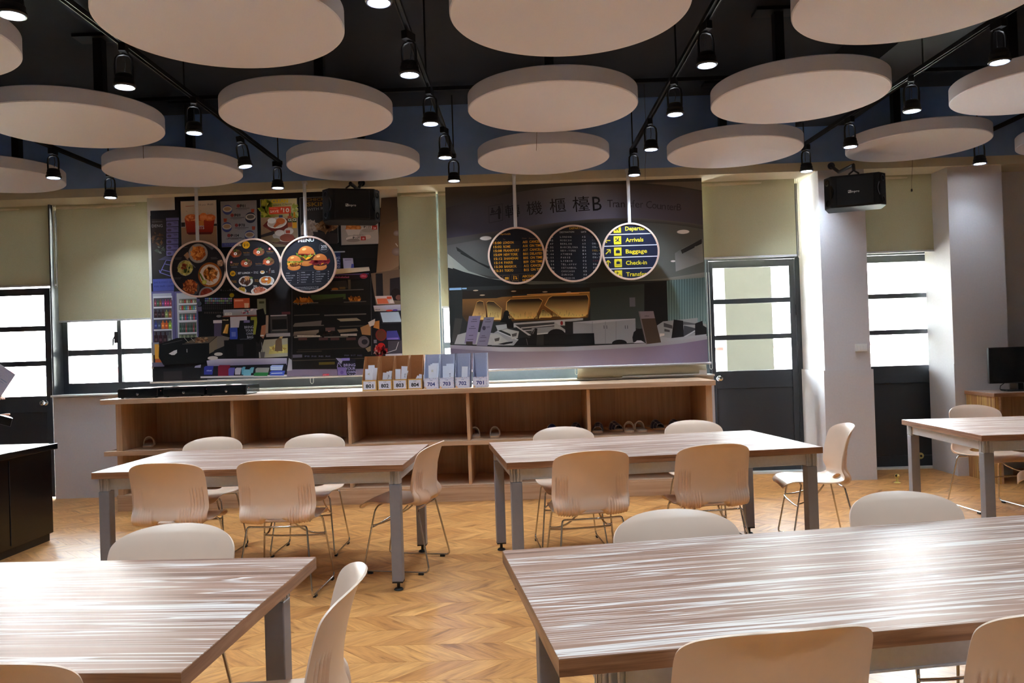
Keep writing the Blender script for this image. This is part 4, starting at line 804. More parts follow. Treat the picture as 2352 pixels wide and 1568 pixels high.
def cell(pts, glow):
    dk = (40, 28, 18); n = len(pts); cx = sum(a for a, _ in pts)/n; cy = sum(b for _, b in pts)/n; ym = max(b for _, b in pts); y0 = min(b for _, b in pts)
    p.poly([(cx+(a-cx)*1.03, cy+(b-cy)*1.05) for a, b in pts], (176, 130, 66))
    p.poly(pts, [tuple(dk[k]+(glow[k]-dk[k])*max(0, (b-y0)/(ym-y0)-.15)/.85 for k in range(3)) for a, b in pts])
    for i in range(26):
        a = R.random(); x = pts[0][0]+(max(q_[0] for q_ in pts)-pts[0][0])*a
        if min(q_[0] for q_ in pts)+4 < x < max(q_[0] for q_ in pts)-5: h = 3+R.random()**2*12; p.poly([(x-.35, ym-2-h), (x+.35, ym-2-h), (x+.6, ym-1.5), (x-.6, ym-1.5)], [(70, 48, 28), (70, 48, 28), glow, glow])
gl = (216, 176, 104)
cell([b3(480, 580), b3(560, 350), b3(600, 335), b3(650, 345), b3(690, 500), b3(690, 610), b3(600, 610)], (206, 160, 96)); cell([b3(705, 360), b3(730, 340), b3(810, 345), b3(930, 445), b3(915, 610), b3(725, 610)], (206, 164, 100)); cell([b3(1010, 350), b3(1060, 310), b3(1490, 295), b3(1540, 330), b3(1440, 560), b3(1405, 592), b3(1130, 605), b3(1000, 470)], gl); cell([b3(1640, 290), b3(1690, 262), b3(2091, 250), b4(250, 245), b4(272, 300), b4(255, 520), b4(220, 556), b3(2091, 575), b3(1830, 575), b3(1580, 400)], gl); cell([b3(1540, 460), b3(1565, 462), b3(1690, 560), b3(1670, 580), b3(1490, 582)], gl)
for q_ in (b3(640, 246), b3(1110, 187), b3(540, 176), b3(1580, 197), b3(1935, 205)): p.ell(*q_, 6, 1.4, (150, 130, 108))
p.rect(1032, 661, 1060, 666, (110, 140, 170)); p.rect(1061, 661, 1072, 664, (120, 150, 176))
# counter and furniture
Wt = (150, 152, 154); Dk = (22, 21, 23)
p.poly([b3(1110, 665), b3(2091, 595), b4(190, 590), b4(190, 620), b4(0, 640), b3(1890, 700), b3(1110, 730)], (140, 142, 144)); p.poly([b3(1130, 690), b3(1720, 650), b3(1720, 820), b3(1300, 830)], (52, 52, 54)); p.line(*b3(1220, 740), *b3(1720, 690), 2.2, (150, 152, 154)); p.line(*b3(1260, 780), *b3(1380, 770), 2, (150, 152, 154)); p.poly([b3(1380, 740), b3(1720, 715), b3(1720, 800), b3(1380, 820)], (110, 114, 118)); p.poly([b3(1100, 690), b3(1130, 690), b3(1380, 850), b3(1330, 850)], Wt); p.poly([b3(1720, 645), b3(1890, 770), b3(1880, 810), b3(1720, 800)], (126, 128, 130)); p.line(*b3(1450, 830), *b3(1900, 790), 3, Wt)
p.poly([b3(840, 700), b3(1010, 680), b3(1110, 720), b3(870, 780)], (130, 132, 132)); p.poly([b3(860, 780), b3(1200, 930), b3(1150, 1000), b3(780, 1000), b3(760, 850)], (112, 114, 116)); p.line(*b3(865, 785), *b3(1180, 920), 2, Wt)
p.poly([b4(40, 650), b4(975, 600), b4(985, 960), b4(40, 990)], (120, 122, 126)); p.poly([b4(40, 650), b4(500, 615), b4(975, 597), b4(975, 606), b4(330, 672)], (140, 142, 146))
for X in (330, 525, 685): p.line(*b4(X, 640), *b4(X, 980), .7, (84, 86, 90))
for X in (503, 545, 822, 855): p.line(*b4(X, 700), *b4(X+4, 750), 1.4, (60, 62, 66))
p.poly([b3(230, 590), b3(340, 600), b3(300, 830), b3(230, 960), b3(180, 940)], (50, 48, 46)); p.poly([b3(270, 840), b3(450, 790), b3(880, 820), b3(1100, 1000), b3(220, 980)], (126, 126, 124))
p.poly([b3(1010, 480), b3(1040, 500), b3(1040, 560), b3(1100, 660), b3(1110, 735), b3(1010, 740), b3(1000, 660), b3(900, 650), b3(950, 580), b3(965, 500)], (16, 14, 14)); p.ell(*b3(1005, 510), 5, 5.6, (20, 17, 16)); p.line(*b3(1035, 560), *b3(1045, 600), 1.6, (150, 130, 110))
for (a, b, c) in (((920, 770), (1190, 790), (920, 900)), ((740, 850), (930, 860), (800, 950))): p.poly([b3(*a), b3(a[0]+90, a[1]-20), b3(*b), b3(b[0]-20, b[1]+100), b3(b[0]-110, b[1]+120), b3(b[0]-130, b[1]+40)], (132, 132, 128)); p.poly([b3(b[0]-110, b[1]+40), b3(b[0]-30, b[1]+20), b3(b[0]-40, b[1]+70), b3(b[0]-100, b[1]+80)], (60, 58, 56))
p.poly([b3(1110, 1000), b3(1200, 890), b3(1290, 880), b3(1350, 890), b3(1390, 790), b3(1430, 740), b3(1465, 745), b3(1450, 1000)], Dk); p.line(*b3(1395, 830), *b3(1425, 760), 2, (80, 78, 80)); p.line(*b3(1300, 900), *b3(1320, 990), 1.2, (70, 68, 70)); p.poly([b3(870, 980), b3(1000, 950), b3(1100, 940), b3(1090, 965), b3(960, 990)], Dk)
p.ell(*b3(1750, 850), 21, 15, Dk); p.poly([b3(1560, 830), b3(2091, 820), b4(355, 815), b4(365, 985), b3(1560, 1000)], (18, 18, 20)); p.rect(1298, 738, 1316, 768, (26, 25, 27)); p.ell(*b3(1830, 665), 3, 5, (110, 30, 34)); p.ell(*b4(735, 965), 17, 8, Dk); p.poly([b4(930, 880), b4(950, 800), b4(1000, 760), b4(1070, 745), b4(1110, 950), b4(940, 950)], Dk)
p.poly([b4(1300, 700), b4(1390, 640), b4(1910, 585), b4(1910, 660), b4(2040, 680), b4(2040, 900), b4(1340, 960)], (122, 124, 126)); p.poly([b4(1400, 660), b4(1530, 700), b4(1530, 750), b4(1400, 720)], (60, 60, 62)); p.poly([b4(1410, 750), b4(1490, 770), b4(1490, 800), b4(1410, 790)], (60, 60, 62)); p.poly([b4(1690, 640), b4(1870, 670), b4(1870, 690), b4(1690, 690)], (70, 72, 74)); p.poly([b4(1700, 700), b4(1870, 740), b4(1870, 800), b4(1690, 870)], (54, 54, 58)); p.line(*b4(1680, 890), *b4(1870, 780), 3, Wt)
p.poly([b4(1550, 612), b4(1690, 630), b4(1700, 880), b4(1515, 895)], Dk); p.poly([b4(1870, 670), b4(1980, 630), b4(1990, 700), b4(2040, 730), b4(2040, 850), b4(1870, 870)], Dk); p.poly([b4(1340, 820), b4(1410, 820), b4(1410, 850), b4(1340, 870)], (170, 166, 160)); p.poly([b4(1375, 915), b4(1500, 900), b4(1500, 912), b4(1380, 925)], Dk); p.poly([b4(950, 965), b4(1000, 925), b4(1060, 925), b4(1120, 960)], (160, 160, 166)); p.poly([b4(1350, 870), b4(1520, 890), b4(2040, 830), b4(2040, 900), b4(1480, 970), b4(1340, 980)], (132, 134, 138))
# counter front band
tx = [1034, 1090, 1150, 1220, 1300, 1370, 1440, 1500, 1560, 1600, 1640]; ty = [792, 794, 797, 797, 796, 793, 790, 787, 781, 775, 768]; ty2 = [800, 804, 807, 807, 806, 803, 799, 795, 789, 783, 776]
band(list(zip(tx, ty)), list(zip(tx, ty2)), [(116, 110, 116)]*2+[(132, 130, 134)]*9, [(104, 98, 106)]*2+[(128, 126, 132)]*9, 1); p.poly([b4(1020, 490), b4(1245, 485), b4(1270, 595), b4(1065, 600)], (110, 100, 104)); p.poly([b4(1060, 600), b4(1270, 592), b4(1360, 955), b4(1140, 980)], (62, 50, 42)); p.poly([b4(1020, 490), b4(1040, 490), b4(1150, 980), b4(1135, 982)], (96, 88, 90)); squiggle(*b4(1150, 560), 2.6, (60, 54, 60), 11)
band(list(zip(tx, ty2)), [(x, 862) for x in tx], [(76, 68, 80), (88, 80, 90), (98, 90, 98), (108, 98, 106), (112, 102, 110), (114, 102, 112), (116, 104, 116), (112, 100, 116), (108, 96, 114), (100, 88, 106), (88, 78, 94)], [(84, 76, 88), (104, 96, 104), (120, 110, 118), (130, 120, 126), (134, 122, 132), (134, 120, 134), (132, 118, 134), (124, 110, 130), (114, 102, 122), (104, 94, 112), (96, 86, 104)])
for (q4, c) in (([(440, 560), (618, 555), (540, 980), (370, 970)], (98, 90, 110)), ([(665, 578), (822, 575), (715, 1010), (552, 1000)], (92, 88, 102))): p.poly([b3(*a) for a in q4], c)
p.poly([b3(395, 940), b3(495, 940), b3(490, 990), b3(395, 985)], (44, 38, 36)); p.ell(*b3(665, 740), 4, 5, (48, 44, 56)); p.text('THAI', *b3(712, 725), 4.5, (52, 48, 60), wd=12, rot=.1)
for (X, Y, w_) in ((525, 608, 10), (515, 640, 14), (495, 715, 8), (490, 745, 16), (470, 850, 10), (460, 910, 14), (730, 610, 8), (725, 645, 14), (655, 855, 8), (655, 880, 14), (640, 935, 14)): x, y = b3(X, Y); p.rect(x-w_/2, y-.7, x+w_/2, y+.7, (60, 54, 68))
p.build('print', B, loc=B.location)
for (X, Y, z0, z1, w_, par) in ((1.857, 8.07, 1.84, 1.09, .012, B),): cord(par, X-B.location.x, Y-8.1-.03, 0.9, z1-B.location.z, w_)
cord(A, -2.16-A.location.x, -.03, -.02, 1.075-A.location.z+.005, .016); cord(B, .515-B.location.x, -.03, -.02, 1.075-B.location.z+.004, .014)
# ================================================================== hanging triple signs
def ring(cx, cz, r0, r1, y0, y1, n=64):
    m = MB(); vs = []
    for i in range(n):
        c, s = math.cos(2*PI*i/n), math.sin(2*PI*i/n)
        for r, y in ((r1, y0), (r1, y1), (r0, y1), (r0, y0)): vs.append((cx+r*c, y, cz+r*s))
    fs = [(i*4+k, ((i+1) % n)*4+k, ((i+1) % n)*4+(k+1) % 4, i*4+(k+1) % 4) for i in range(n) for k in range(4)]
    return m.add(vs, fs)
YS = 7.9
def sign(name, label, centres, rods, tops):
    t = thing(name, label, 'hanging sign', (centres[1][0], YS, centres[1][1]), 0, 'triple round signs on grey rods'); ox, oz = t.location.x, t.location.z; out = []
    for cx, cz in centres:
        f = ring(cx-ox, cz-oz, .265, .283, -.014, .014).build('wooden_ring', M['rim'], t, smooth=40, bevel=.003)
        pn = MB().lathe([(.266, -.004), (.266, .004)], n=64, m=Matrix.Translation((cx-ox, 0, cz-oz)) @ Matrix.Rotation(PI/2, 4, 'X')).build('sign_panel', M['blackgloss'], t)
        out.append(pn)
    for x, zt in zip(rods, tops):
        MB().cyl((x-ox, 0, centres[0][1]-oz+.28), (x-ox, 0, zt-oz), .017, 10).build('rod', M['rod'], t, smooth=40)
        MB().box(x-ox-.02, x-ox+.02, -.016, .05, zt-oz-.02, zt-oz+.006).build('rod_bracket', M['rod'], t)
    return t, out
sa, pa = sign('menu_signs', 'three joined round food menu signs on two grey rods before the food poster', [(-3.21, 2.295), (-2.662, 2.298), (-2.115, 2.302)], [-3.212, -2.13], [3.12, 3.12])
sb, pb = sign('departure_signs', 'three joined round airport signs on two grey rods before the airport poster', [(-.05, 2.318), (.511, 2.32), (1.075, 2.32)], [-.05, 1.073], [3.12, 3.13])
def sp(par, cx, cz, bgc, gain=1.15):
    q = Print(YS-.0045, gain, 2e-5); u, w = cx, cz; q.clip = [(u+.266*math.cos(2*PI*i/56), w+.266*math.sin(2*PI*i/56)) for i in range(56)]
    q.raw([(u-.3, w+.3), (u+.3, w+.3), (u+.3, w-.3), (u-.3, w-.3)], [q.col(bgc)]*4); q.par = par; return q
def fin(q, t): q.build('print', q.par, M['printgloss'], loc=t.location)
BG = (36, 34, 38); OR = [(196, 112, 44), (170, 86, 30), (214, 140, 70), (150, 70, 26)]; tc = (120, 116, 118)
s1 = lambda X, Y: (380+X/5.6, 520+Y/5.6)
p = sp(pa[0], -3.21, 2.295, BG)
p.poly([s1(235, 370), s1(285, 325), s1(310, 390), s1(280, 430)], (160, 120, 90)); p.line(*s1(250, 380), *s1(385, 530), 1.6, (110, 104, 104)); p.poly([s1(480, 210), s1(600, 300), s1(640, 260), s1(560, 200)], (92, 88, 92))
def bowl(q, x, y, r, ringc, inner, food, n, sz, ir=.74): q.ell(x, y, r, r, ringc, 0, 32, tuple(int(v*.8) for v in ringc)); q.ell(x, y, r*ir, r*ir, inner, 0, 28); q.specks(x, y, r*ir*.92, r*ir*.92, food, n, sz)
bowl(p, *s1(420, 345), 22.5, (176, 164, 156), (176, 96, 40), OR, 90, 5, .72); bowl(p, *s1(255, 533), 18, (190, 180, 146), (160, 150, 76), [(176, 166, 90), (140, 134, 60), (196, 184, 110)], 50, 6, .88); p.specks(*s1(250, 520), 7, 6, [(150, 70, 40), (120, 50, 30)], 10, 4); p.specks(*s1(275, 560), 8, 8, [(60, 76, 30), (40, 56, 24)], 9, 4)
p.ell(*s1(572, 622), 27.5, 29, (180, 104, 44), 0, 36, (140, 76, 30)); p.ell(*s1(570, 620), 23, 24, (200, 184, 170), 0, 30); p.specks(*s1(572, 705), 9, 6, [(206, 180, 156), (190, 150, 120)], 24, 3); p.ell(*s1(575, 608), 16, 15, (190, 106, 40)); p.specks(*s1(575, 608), 15, 14, OR+[(226, 160, 90), (120, 70, 30)], 60, 6)
for k in range(4): p.line(*s1(430+k*6, 590+k*4), *s1(480+k*6, 690+k*3), 1.8, (70+k*8, 90+k*6, 30))
p.ell(*s1(500, 715), 5.6, 5.6, (150, 150, 50)); p.ell(*s1(500, 715), 4.2, 4.2, (190, 184, 90)); p.ell(*s1(340, 790), 18, 18, (70, 66, 68)); p.ell(*s1(318, 775), 16, 16.5, (130, 62, 30)); p.specks(*s1(318, 775), 15.5, 16, [(170, 84, 40), (110, 44, 22), (190, 110, 60), (140, 64, 30)], 110, 4); bowl(p, *s1(535, 880), 19, (150, 146, 146), (130, 50, 36), [(150, 60, 40), (120, 44, 30)], 20, 5, .82); bowl(p, *s1(707, 470), 8, (130, 110, 96), (150, 112, 90), [(176, 140, 110), (120, 84, 64)], 16, 3, .8)
for (X, Y, w_) in ((160, 405, 18), (165, 420, 14), (150, 660, 20), (150, 675, 16), (620, 400, 14), (630, 415, 16), (240, 270, 16)):
    x, y = s1(X, Y); p.rect(x-w_/2, y-.6, x+w_/2, y+.6, (84, 80, 84))
fin(p, sa)
p = sp(pa[1], -2.662, 2.298, BG)
p.text('BURI', *s1(945, 240), 4, (200, 198, 200), wd=10, bold=.02); p.ell(*s1(1037, 237), 8.6, 8.6, (206, 150, 24), 0, 28); p.text('$10', *s1(1037, 237), 6, (50, 36, 20), wd=11.5, bold=.02)
for (X, Y, b_) in ((905, 345, 0), (1200, 325, 1), (1040, 470, 2), (1325, 450, 3)):
    x, y = s1(X, Y); p.ell(x, y+1, 15.5, 11.5, (18, 17, 19)); p.ell(x, y+1, 14.5, 10.5, (50, 46, 48)); p.ell(x, y, 13, 9, (150, 76, 50)); p.specks(x-4, y+2, 7, 5, [(196, 96, 60), (170, 70, 44)], 26, 3.4); p.specks(x+7, y-1, 5, 5.5, [(110, 76, 50), (84, 56, 40), (120, 96, 64)], 22, 3.4); p.specks(x, y-6, 5, 3, [(90, 120, 50), (70, 100, 40)], 8, 3); p.ell(x-1, y+1, 4, 3.4, (226, 214, 206)); p.ell(x-1, y+1, 1.3, 1.2, (50, 30, 24) if b_ < 3 else (190, 120, 50))
for (X, Y, tx_, w_) in ((1043, 335, 'Pork Don', 14), (1345, 320, 'Crisp Don', 16), (905, 475, 'Chicken', 14), (885, 493, 'Katsu Don', 18), (1200, 478, 'Beef Don', 14), (880, 700, 'Chicken', 12), (890, 716, 'Chop', 9), (1172, 685, 'Pork', 8), (1172, 703, 'Chop', 9), (1068, 850, 'Fish', 7)): p.text(tx_, *s1(X, Y), 2.8, (176, 120, 40), wd=w_)
for (X, Y) in ((1045, 355), (1045, 368), (1350, 340), (885, 515), (885, 528), (1200, 498)): x, y = s1(X, Y); p.rect(x-7, y-.5, x+7, y+.5, (90, 88, 92))
for (X, Y) in ((1340, 287), (848, 460)): p.ell(*s1(X, Y), 3.2, 3.2, (150, 60, 60)); p.ell(*s1(X, Y), 1.2, 1.5, (220, 200, 200))
p.ell(*s1(867, 605), 6.3, 6.3, (206, 150, 24), 0, 24); p.text('$8', *s1(867, 605), 4.6, (50, 36, 20), wd=7, bold=.02); p.line(*s1(913, 575), *s1(913, 630), .6, (120, 118, 120)); p.text('SET LUNCH', *s1(1010, 598), 4.3, (206, 206, 210), wd=28, bold=.02); p.text('+', *s1(1113, 593), 3.6, (206, 206, 210)); p.text('Soup of', *s1(1165, 580), 2.4, (190, 190, 194), wd=10); p.text('the day', *s1(1165, 597), 2.4, (190, 190, 194), wd=11); p.ell(*s1(1248, 588), 5.4, 4, (214, 210, 206)); p.ell(*s1(1248, 582), 4, 2, (200, 150, 70)); p.text('+', *s1(1305, 583), 3.6, (206, 206, 210)); p.rect(*s1(1328, 552), *s1(1350, 605), (84, 50, 40)); p.line(*s1(1340, 570), *s1(1348, 535), .8, (200, 190, 184)); p.text('SOFT', *s1(1383, 570), 2.4, (190, 190, 194), wd=7); p.text('DRINK', *s1(1385, 587), 2.4, (190, 190, 194), wd=8)
for (X, Y, rx, ry, fc) in ((1035, 703, 16.5, 11.8, [(90, 54, 40), (70, 40, 30)]), (1303, 697, 17.5, 10.5, [(214, 140, 56), (190, 96, 40)]), (975, 828, 12, 8, [(206, 170, 50), (190, 140, 40)]), (1210, 830, 19.5, 9.5, [(196, 120, 90), (170, 90, 64)])):
    x, y = s1(X, Y); p.ell(x, y, rx, ry, (216, 212, 212), 0, 28); p.ell(x, y, rx*.9, ry*.86, (196, 190, 188), 0, 28); p.specks(x, y-1, rx*.68, ry*.7, fc, 46, 4)
p.specks(*s1(1060, 665), 6, 4, [(206, 150, 100)], 12, 3); p.specks(*s1(1100, 665), 3, 3, [(90, 120, 50)], 6, 3); p.ell(*s1(1300, 680), 4, 2.4, (226, 220, 214)); p.ell(*s1(1365, 735), 3.6, 2.6, (216, 214, 214)); p.ell(*s1(885, 775), 3, 2.2, (206, 204, 204)); p.text('70', *s1(1155, 772), 5, (200, 200, 204), wd=9, bold=.02)
fin(p, sa)
p = sp(pa[2], -2.115, 2.302, (34, 35, 42))
p.text('MENU', *s1(1808, 176), 7.4, (222, 222, 230), wd=37, bold=.03, rot=.01)
x, y = s1(2040, 268); p.ell(x, y, 11.4, 11.8, (96, 96, 104), 0, 30); p.ell(x, y, 10.8, 11.2, (36, 36, 42), 0, 30); p.text('20%', x, y-2, 6.4, (206, 206, 214), wd=14, bold=.02); p.text('DISCOUNT', x, y+4.6, 3, (190, 190, 198), wd=14, bold=.01)
def burger(X, Y, w_, h_, mode):
    x, y = s1(X, Y); p.ell(x, y+h_*.36, w_*.92, h_*.26, (196, 128, 66), 0, 24, (170, 96, 44)); p.rect(x-w_*.86, y+h_*.18, x+w_*.86, y+h_*.36, (190, 120, 60)); p.ell(x, y+h_*.12, w_, h_*.2, (66, 34, 26)); p.specks(x, y+h_*.12, w_*.9, h_*.14, [(84, 44, 30), (50, 26, 20)], 30, 4)
    p.poly([(x-w_*.7, y+h_*.02), (x+w_*.8, y), (x+w_*.4, y+h_*.16), (x, y+h_*.26), (x-w_*.3, y+h_*.14)], (226, 160, 40)); p.specks(x, y-h_*.05, w_*1.08, h_*.1, [(110, 130, 40), (84, 110, 30), (150, 160, 70)], 40, 5)
    if mode == 1: p.rect(x-w_*.95, y+h_*.02, x+w_*.95, y+h_*.2, (226, 160, 50)); p.specks(x, y+h_*.14, w_*.9, h_*.08, [(120, 60, 24), (240, 180, 70)], 24, 4)
    if mode == 2: p.specks(x, y+h_*.02, w_*1.15, h_*.1, [(150, 40, 50), (120, 30, 44)], 36, 6)
    if mode == 0: p.specks(x, y-h_*.12, w_*.95, h_*.07, [(150, 40, 34), (120, 30, 26)], 30, 5)
    p.poly([(x-w_*.95, y-h_*.1)]+[(x-w_*.95*math.cos(a), y-h_*.12-h_*.42*math.sin(a)) for a in [PI*i/14 for i in range(15)]]+[(x+w_*.95, y-h_*.1)], [(196, 120, 56)]+[(214-int(26*abs(math.cos(PI*i/14))), 142-int(34*abs(math.cos(PI*i/14))), 76-int(24*abs(math.cos(PI*i/14)))) for i in range(15)]+[(196, 120, 56)]); p.ell(x-w_*.25, y-h_*.36, w_*.26, h_*.07, (232, 176, 116), .2)
burger(1812, 372, 20, 40, 0); burger(1655, 462, 16.5, 30, 1); burger(1990, 450, 17, 33, 2)
for cx in (1550, 1745, 1942):
    for k, tx_ in enumerate(('CHEESE', 'DOUBLE CHEESE', 'DOUBLE BEEF', 'MUSHROOM', 'MEXICAN')):
        Y = 602+k*31-(cx-1550)*.05; x, y = s1(cx, Y); p.text(tx_, x, y, 2.3, (170, 170, 178), wd=(9, 21, 17, 13, 11)[k], al='l'); p.text('$%d' % (5+k % 3+k//3), *s1(cx+155, Y-4), 2.3, (170, 170, 178), wd=3)
for X in (1727, 1930): p.line(*s1(X, 590), *s1(X, 712), .6, (110, 110, 118))
p.line(*s1(1560, 573), *s1(2090, 560), .4, (90, 90, 96)); p.line(*s1(1560, 745), *s1(2090, 735), .4, (90, 90, 96)); p.text('Opened everyday from 5 am to 11 pm', *s1(1820, 780), 2.5, (170, 170, 178), wd=54); p.text('website: www.theburgerhouse.com', *s1(1815, 800), 2.5, (170, 170, 178), wd=56)
fin(p, sa)
s2 = lambda X, Y: (1100+X/5.47, 490+Y/5.47)
AM = (214, 150, 36); DM = (110, 84, 60)
p = sp(pb[0], -.05, 2.318, (24, 24, 30)); p.text('Arrivals', *s2(332, 258), 4.8, (206, 150, 40), wd=23.5, rot=.02); p.rect(*s2(232, 245), *s2(252, 285), (60, 48, 40))
for tx_, X, w_ in (('Time', 198, 12), ('To', 315, 5.5), ('Gate', 570, 10.5), ('Remark', 675, 17)): p.text(tx_, *s2(X, 312 if X > 400 else 326), 3.2, DM, wd=w_)
for k, (a, b, c, d) in enumerate((('15:00', 'LONDON', 'A03', 'CANCELLED'), ('15:02', 'ROME', 'A10', 'ON TIME'), ('15:08', 'FRANKFURT', 'A17', 'CANCELLED'), ('15:09', 'NEW YORK', 'B01', 'DELAYED'), ('15:12', 'SHANGHAI', 'B05', 'ON TIME'), ('15:14', 'PARIS', 'B09', 'ON TIME'), ('15:30', 'BANGKOK', 'A12', 'CANCELLED'), ('15:31', 'TOKYO', 'B15', 'ON TIME'))):
    Y = 368+k*50; o = k*2.6; p.rect(*s2(300+o, Y-22), *s2(525+o, Y+20), (34, 32, 36)); p.rect(*s2(172+o, Y-20), *s2(285+o, Y+22), (32, 30, 33)); p.rect(*s2(545+o, Y-30), *s2(800, Y+14), (32, 30, 33))
    p.text(a, *s2(180+o, Y+4), 5.2, AM, wd=19, al='l', bold=.02); p.text(b, *s2(304+o, Y), 5.4, AM, wd=len(b)*4.05, al='l', bold=.02); p.text(c, *s2(548+o, Y-9), 5.4, AM, wd=11.2, al='l', bold=.02); p.text(d, *s2(634+o, Y-13), 5.4, AM, wd=len(d)*4.0, al='l', bold=.02)
p.line(*s2(230, 775), *s2(760, 745), .5, (84, 76, 70)); p.text('ABCDEFGHIJ', *s2(545, 790), 5.2, AM, wd=41, al='l', bold=.02); p.text('NOPQRSTUVW', *s2(548, 838), 5.2, AM, wd=41, al='l', bold=.02)
for X, Y in ((345, 812), (455, 808), (255, 815), (352, 880), (460, 880)):
    x, y = s2(X, Y)
    for a in ((-7.4, -6, 7.4, -6), (7.4, -6, 7.4, 6), (7.4, 6, -7.4, 6), (-7.4, 6, -7.4, -6)): p.line(x+a[0], y+a[1], x+a[2], y+a[3], .6, (120, 92, 60))
x, y = s2(350, 815); p.rect(x-4.2, y-3, x+4.2, y+3, AM); p.rect(x-2.2, y-3, x-1.4, y+3, (30, 26, 28)); p.rect(x+1.2, y-3, x+2, y+3, (30, 26, 28)); x, y = s2(455, 808); p.ell(x-3, y-3.4, 1.2, 1.2, AM); p.rect(x-4, y-2, x-2, y+4, AM); p.line(x+.5, y+3, x+4, y-3, 1.2, AM); p.ell(x+3.4, y+2, 1.8, 1.6, AM); p.ell(x+1, y-2.4, 1.4, 1.2, AM)
fin(p, sb)
p = sp(pb[1], .511, 2.32, (34, 34, 38)); g1 = (184, 184, 188); p.text('DEPARTURES', *s2(1250, 184), 4.6, (190, 146, 40), wd=41, bold=.01); p.text('DESTINATION', *s2(1105, 234), 3.6, g1, wd=33); p.text('GATE', *s2(1315, 231), 3.6, g1, wd=12); p.rect(*s2(840, 270), *s2(1540, 890), (28, 30, 38))
for k, (h, a, b, c) in enumerate((('12:40', 'LONDON', 'A2', 'BOARD'), ('12:45', 'MOSCOW', 'C4', 'BOARD'), ('12:47', 'BERLIN', 'A1', 'ON-TIME'), ('13:32', 'BARCELONA', 'E6', 'ON-TIME'), ('14:19', 'NEW-YORK', 'B5', 'DELAYED'), ('14:44', 'ATHENS', 'B4', 'ON-TIME'), ('15:11', 'PARIS', 'A7', 'ON-TIME'), ('15:50', 'LISBON', 'D2', 'CANCEL'), ('16:14', 'TEL-AVIV', 'C1', 'ON-TIME'), ('16:30', 'ISTANBUL', 'F3', 'ON-TIME'), ('17:00', 'CHICAGO', 'G5', 'ON-TIME'), ('17:20', 'ZURICH', 'A6', 'ON-TIME'), ('17:45', 'BANGKOK', 'E1', 'ON-TIME'))):
    Y = 297+k*43.1; o = k*1.6; rc = (70, 70, 66) if k < 2 else (190, 146, 40) if k == 4 else (120, 40, 50) if k == 7 else g1
    for q_, (tx_, X, pitch) in enumerate(((h, 818, 24), (a, 1020, 25), (b, 1296, 26), (c, 1420, 26))):
        for i, ch in enumerate(tx_):
            if q_ == 0 or ch != ' ': p.text(ch, *s2(X+o+i*pitch+8, Y-q_*1.5), 3.8, rc if q_ == 3 else g1, wd=.5 if ch == ':' else (2.3 if ch == '-' else (1.0 if ch in 'I1' else 2.9)), bold=.0)
    p.rect(*s2(850, Y+19), *s2(1540, Y+21), (20, 21, 26))
fin(p, sb)
p = sp(pb[2], 1.075, 2.32, (30, 34, 54), 1.2); YL = (216, 196, 44); wl = (214, 214, 226); NV = (30, 34, 54)
def plane(x, y, s, rot):
    pts = [(0, -1), (.12, -.8), (.12, -.35), (.95, .15), (.95, .35), (.12, .1), (.1, .6), (.38, .82), (.38, .98), (0, .85), (-.38, .98), (-.38, .82), (-.1, .6), (-.12, .1), (-.95, .35), (-.95, .15), (-.12, -.35), (-.12, -.8)]
    c, sn = math.cos(rot), math.sin(rot); p.poly([(x+s*(a*c-b*sn), y+s*(a*sn+b*c)) for a, b in pts], NV)
def case(x, y, s): p.rect(x-s, y-s*.6, x+s, y+s*.8, NV); p.rect(x-s*.45, y-s, x+s*.45, y-s*.8, NV); p.rect(x-s*.45, y-s, x-s*.25, y-s*.6, NV); p.rect(x+s*.25, y-s, x+s*.45, y-s*.6, NV)
for k, tx_ in enumerate(('Departures', 'Arrivals', 'Baggage', 'Check-in', 'Transfer')):
    Y = 193+k*143.5; x, y = s2(1738+k*4, Y)
    p.rect(x-8.4, y-9.4, x+8.4, y+9.4, YL); p.ell(x-8.4, y, .6, 8.8, YL); p.text(tx_, *s2(1838+k*3, Y-2), 9, YL, wd=(56, 41, 49, 48, 46)[k]*(1 if k not in (0, 4) else 1.02), al='l', bold=.02)
    if k == 0: plane(x, y, 6.5, PI*.25)
    if k == 1: plane(x, y, 6.5, PI*.72)
    if k == 2: case(x, y, 4.6)
    if k == 3: case(x, y-1, 4.2); p.line(x-6, y+5, x+5.4, y+5, 1, NV); p.line(x+6, y-4, x+6, y+5, 1, NV)
    if k == 4: plane(x-2.5, y-3.5, 4.2, PI*.5); plane(x+3, y+3, 4.2, -PI*.5)
    if k < 4: p.line(*s2(1540, 270+k*144), *s2(2250, 249+k*143.5), 2.0, wl)
def arrow(x, y, s, rot):
    c, sn = math.cos(rot), math.sin(rot); T = lambda a, b: (x+s*(a*c-b*sn), y+s*(a*sn+b*c)); p.line(*T(0, -1), *T(0, 1), 2.2, YL); p.line(*T(0, -1), *T(-.75, -.2), 2.2, YL); p.line(*T(0, -1), *T(.75, -.2), 2.2, YL)
arrow(*s2(1615, 340), 6.6, -PI/2); arrow(*s2(1622, 483), 7.4, PI/4); arrow(*s2(1624, 630), 7.4, 0)
fin(p, sb)
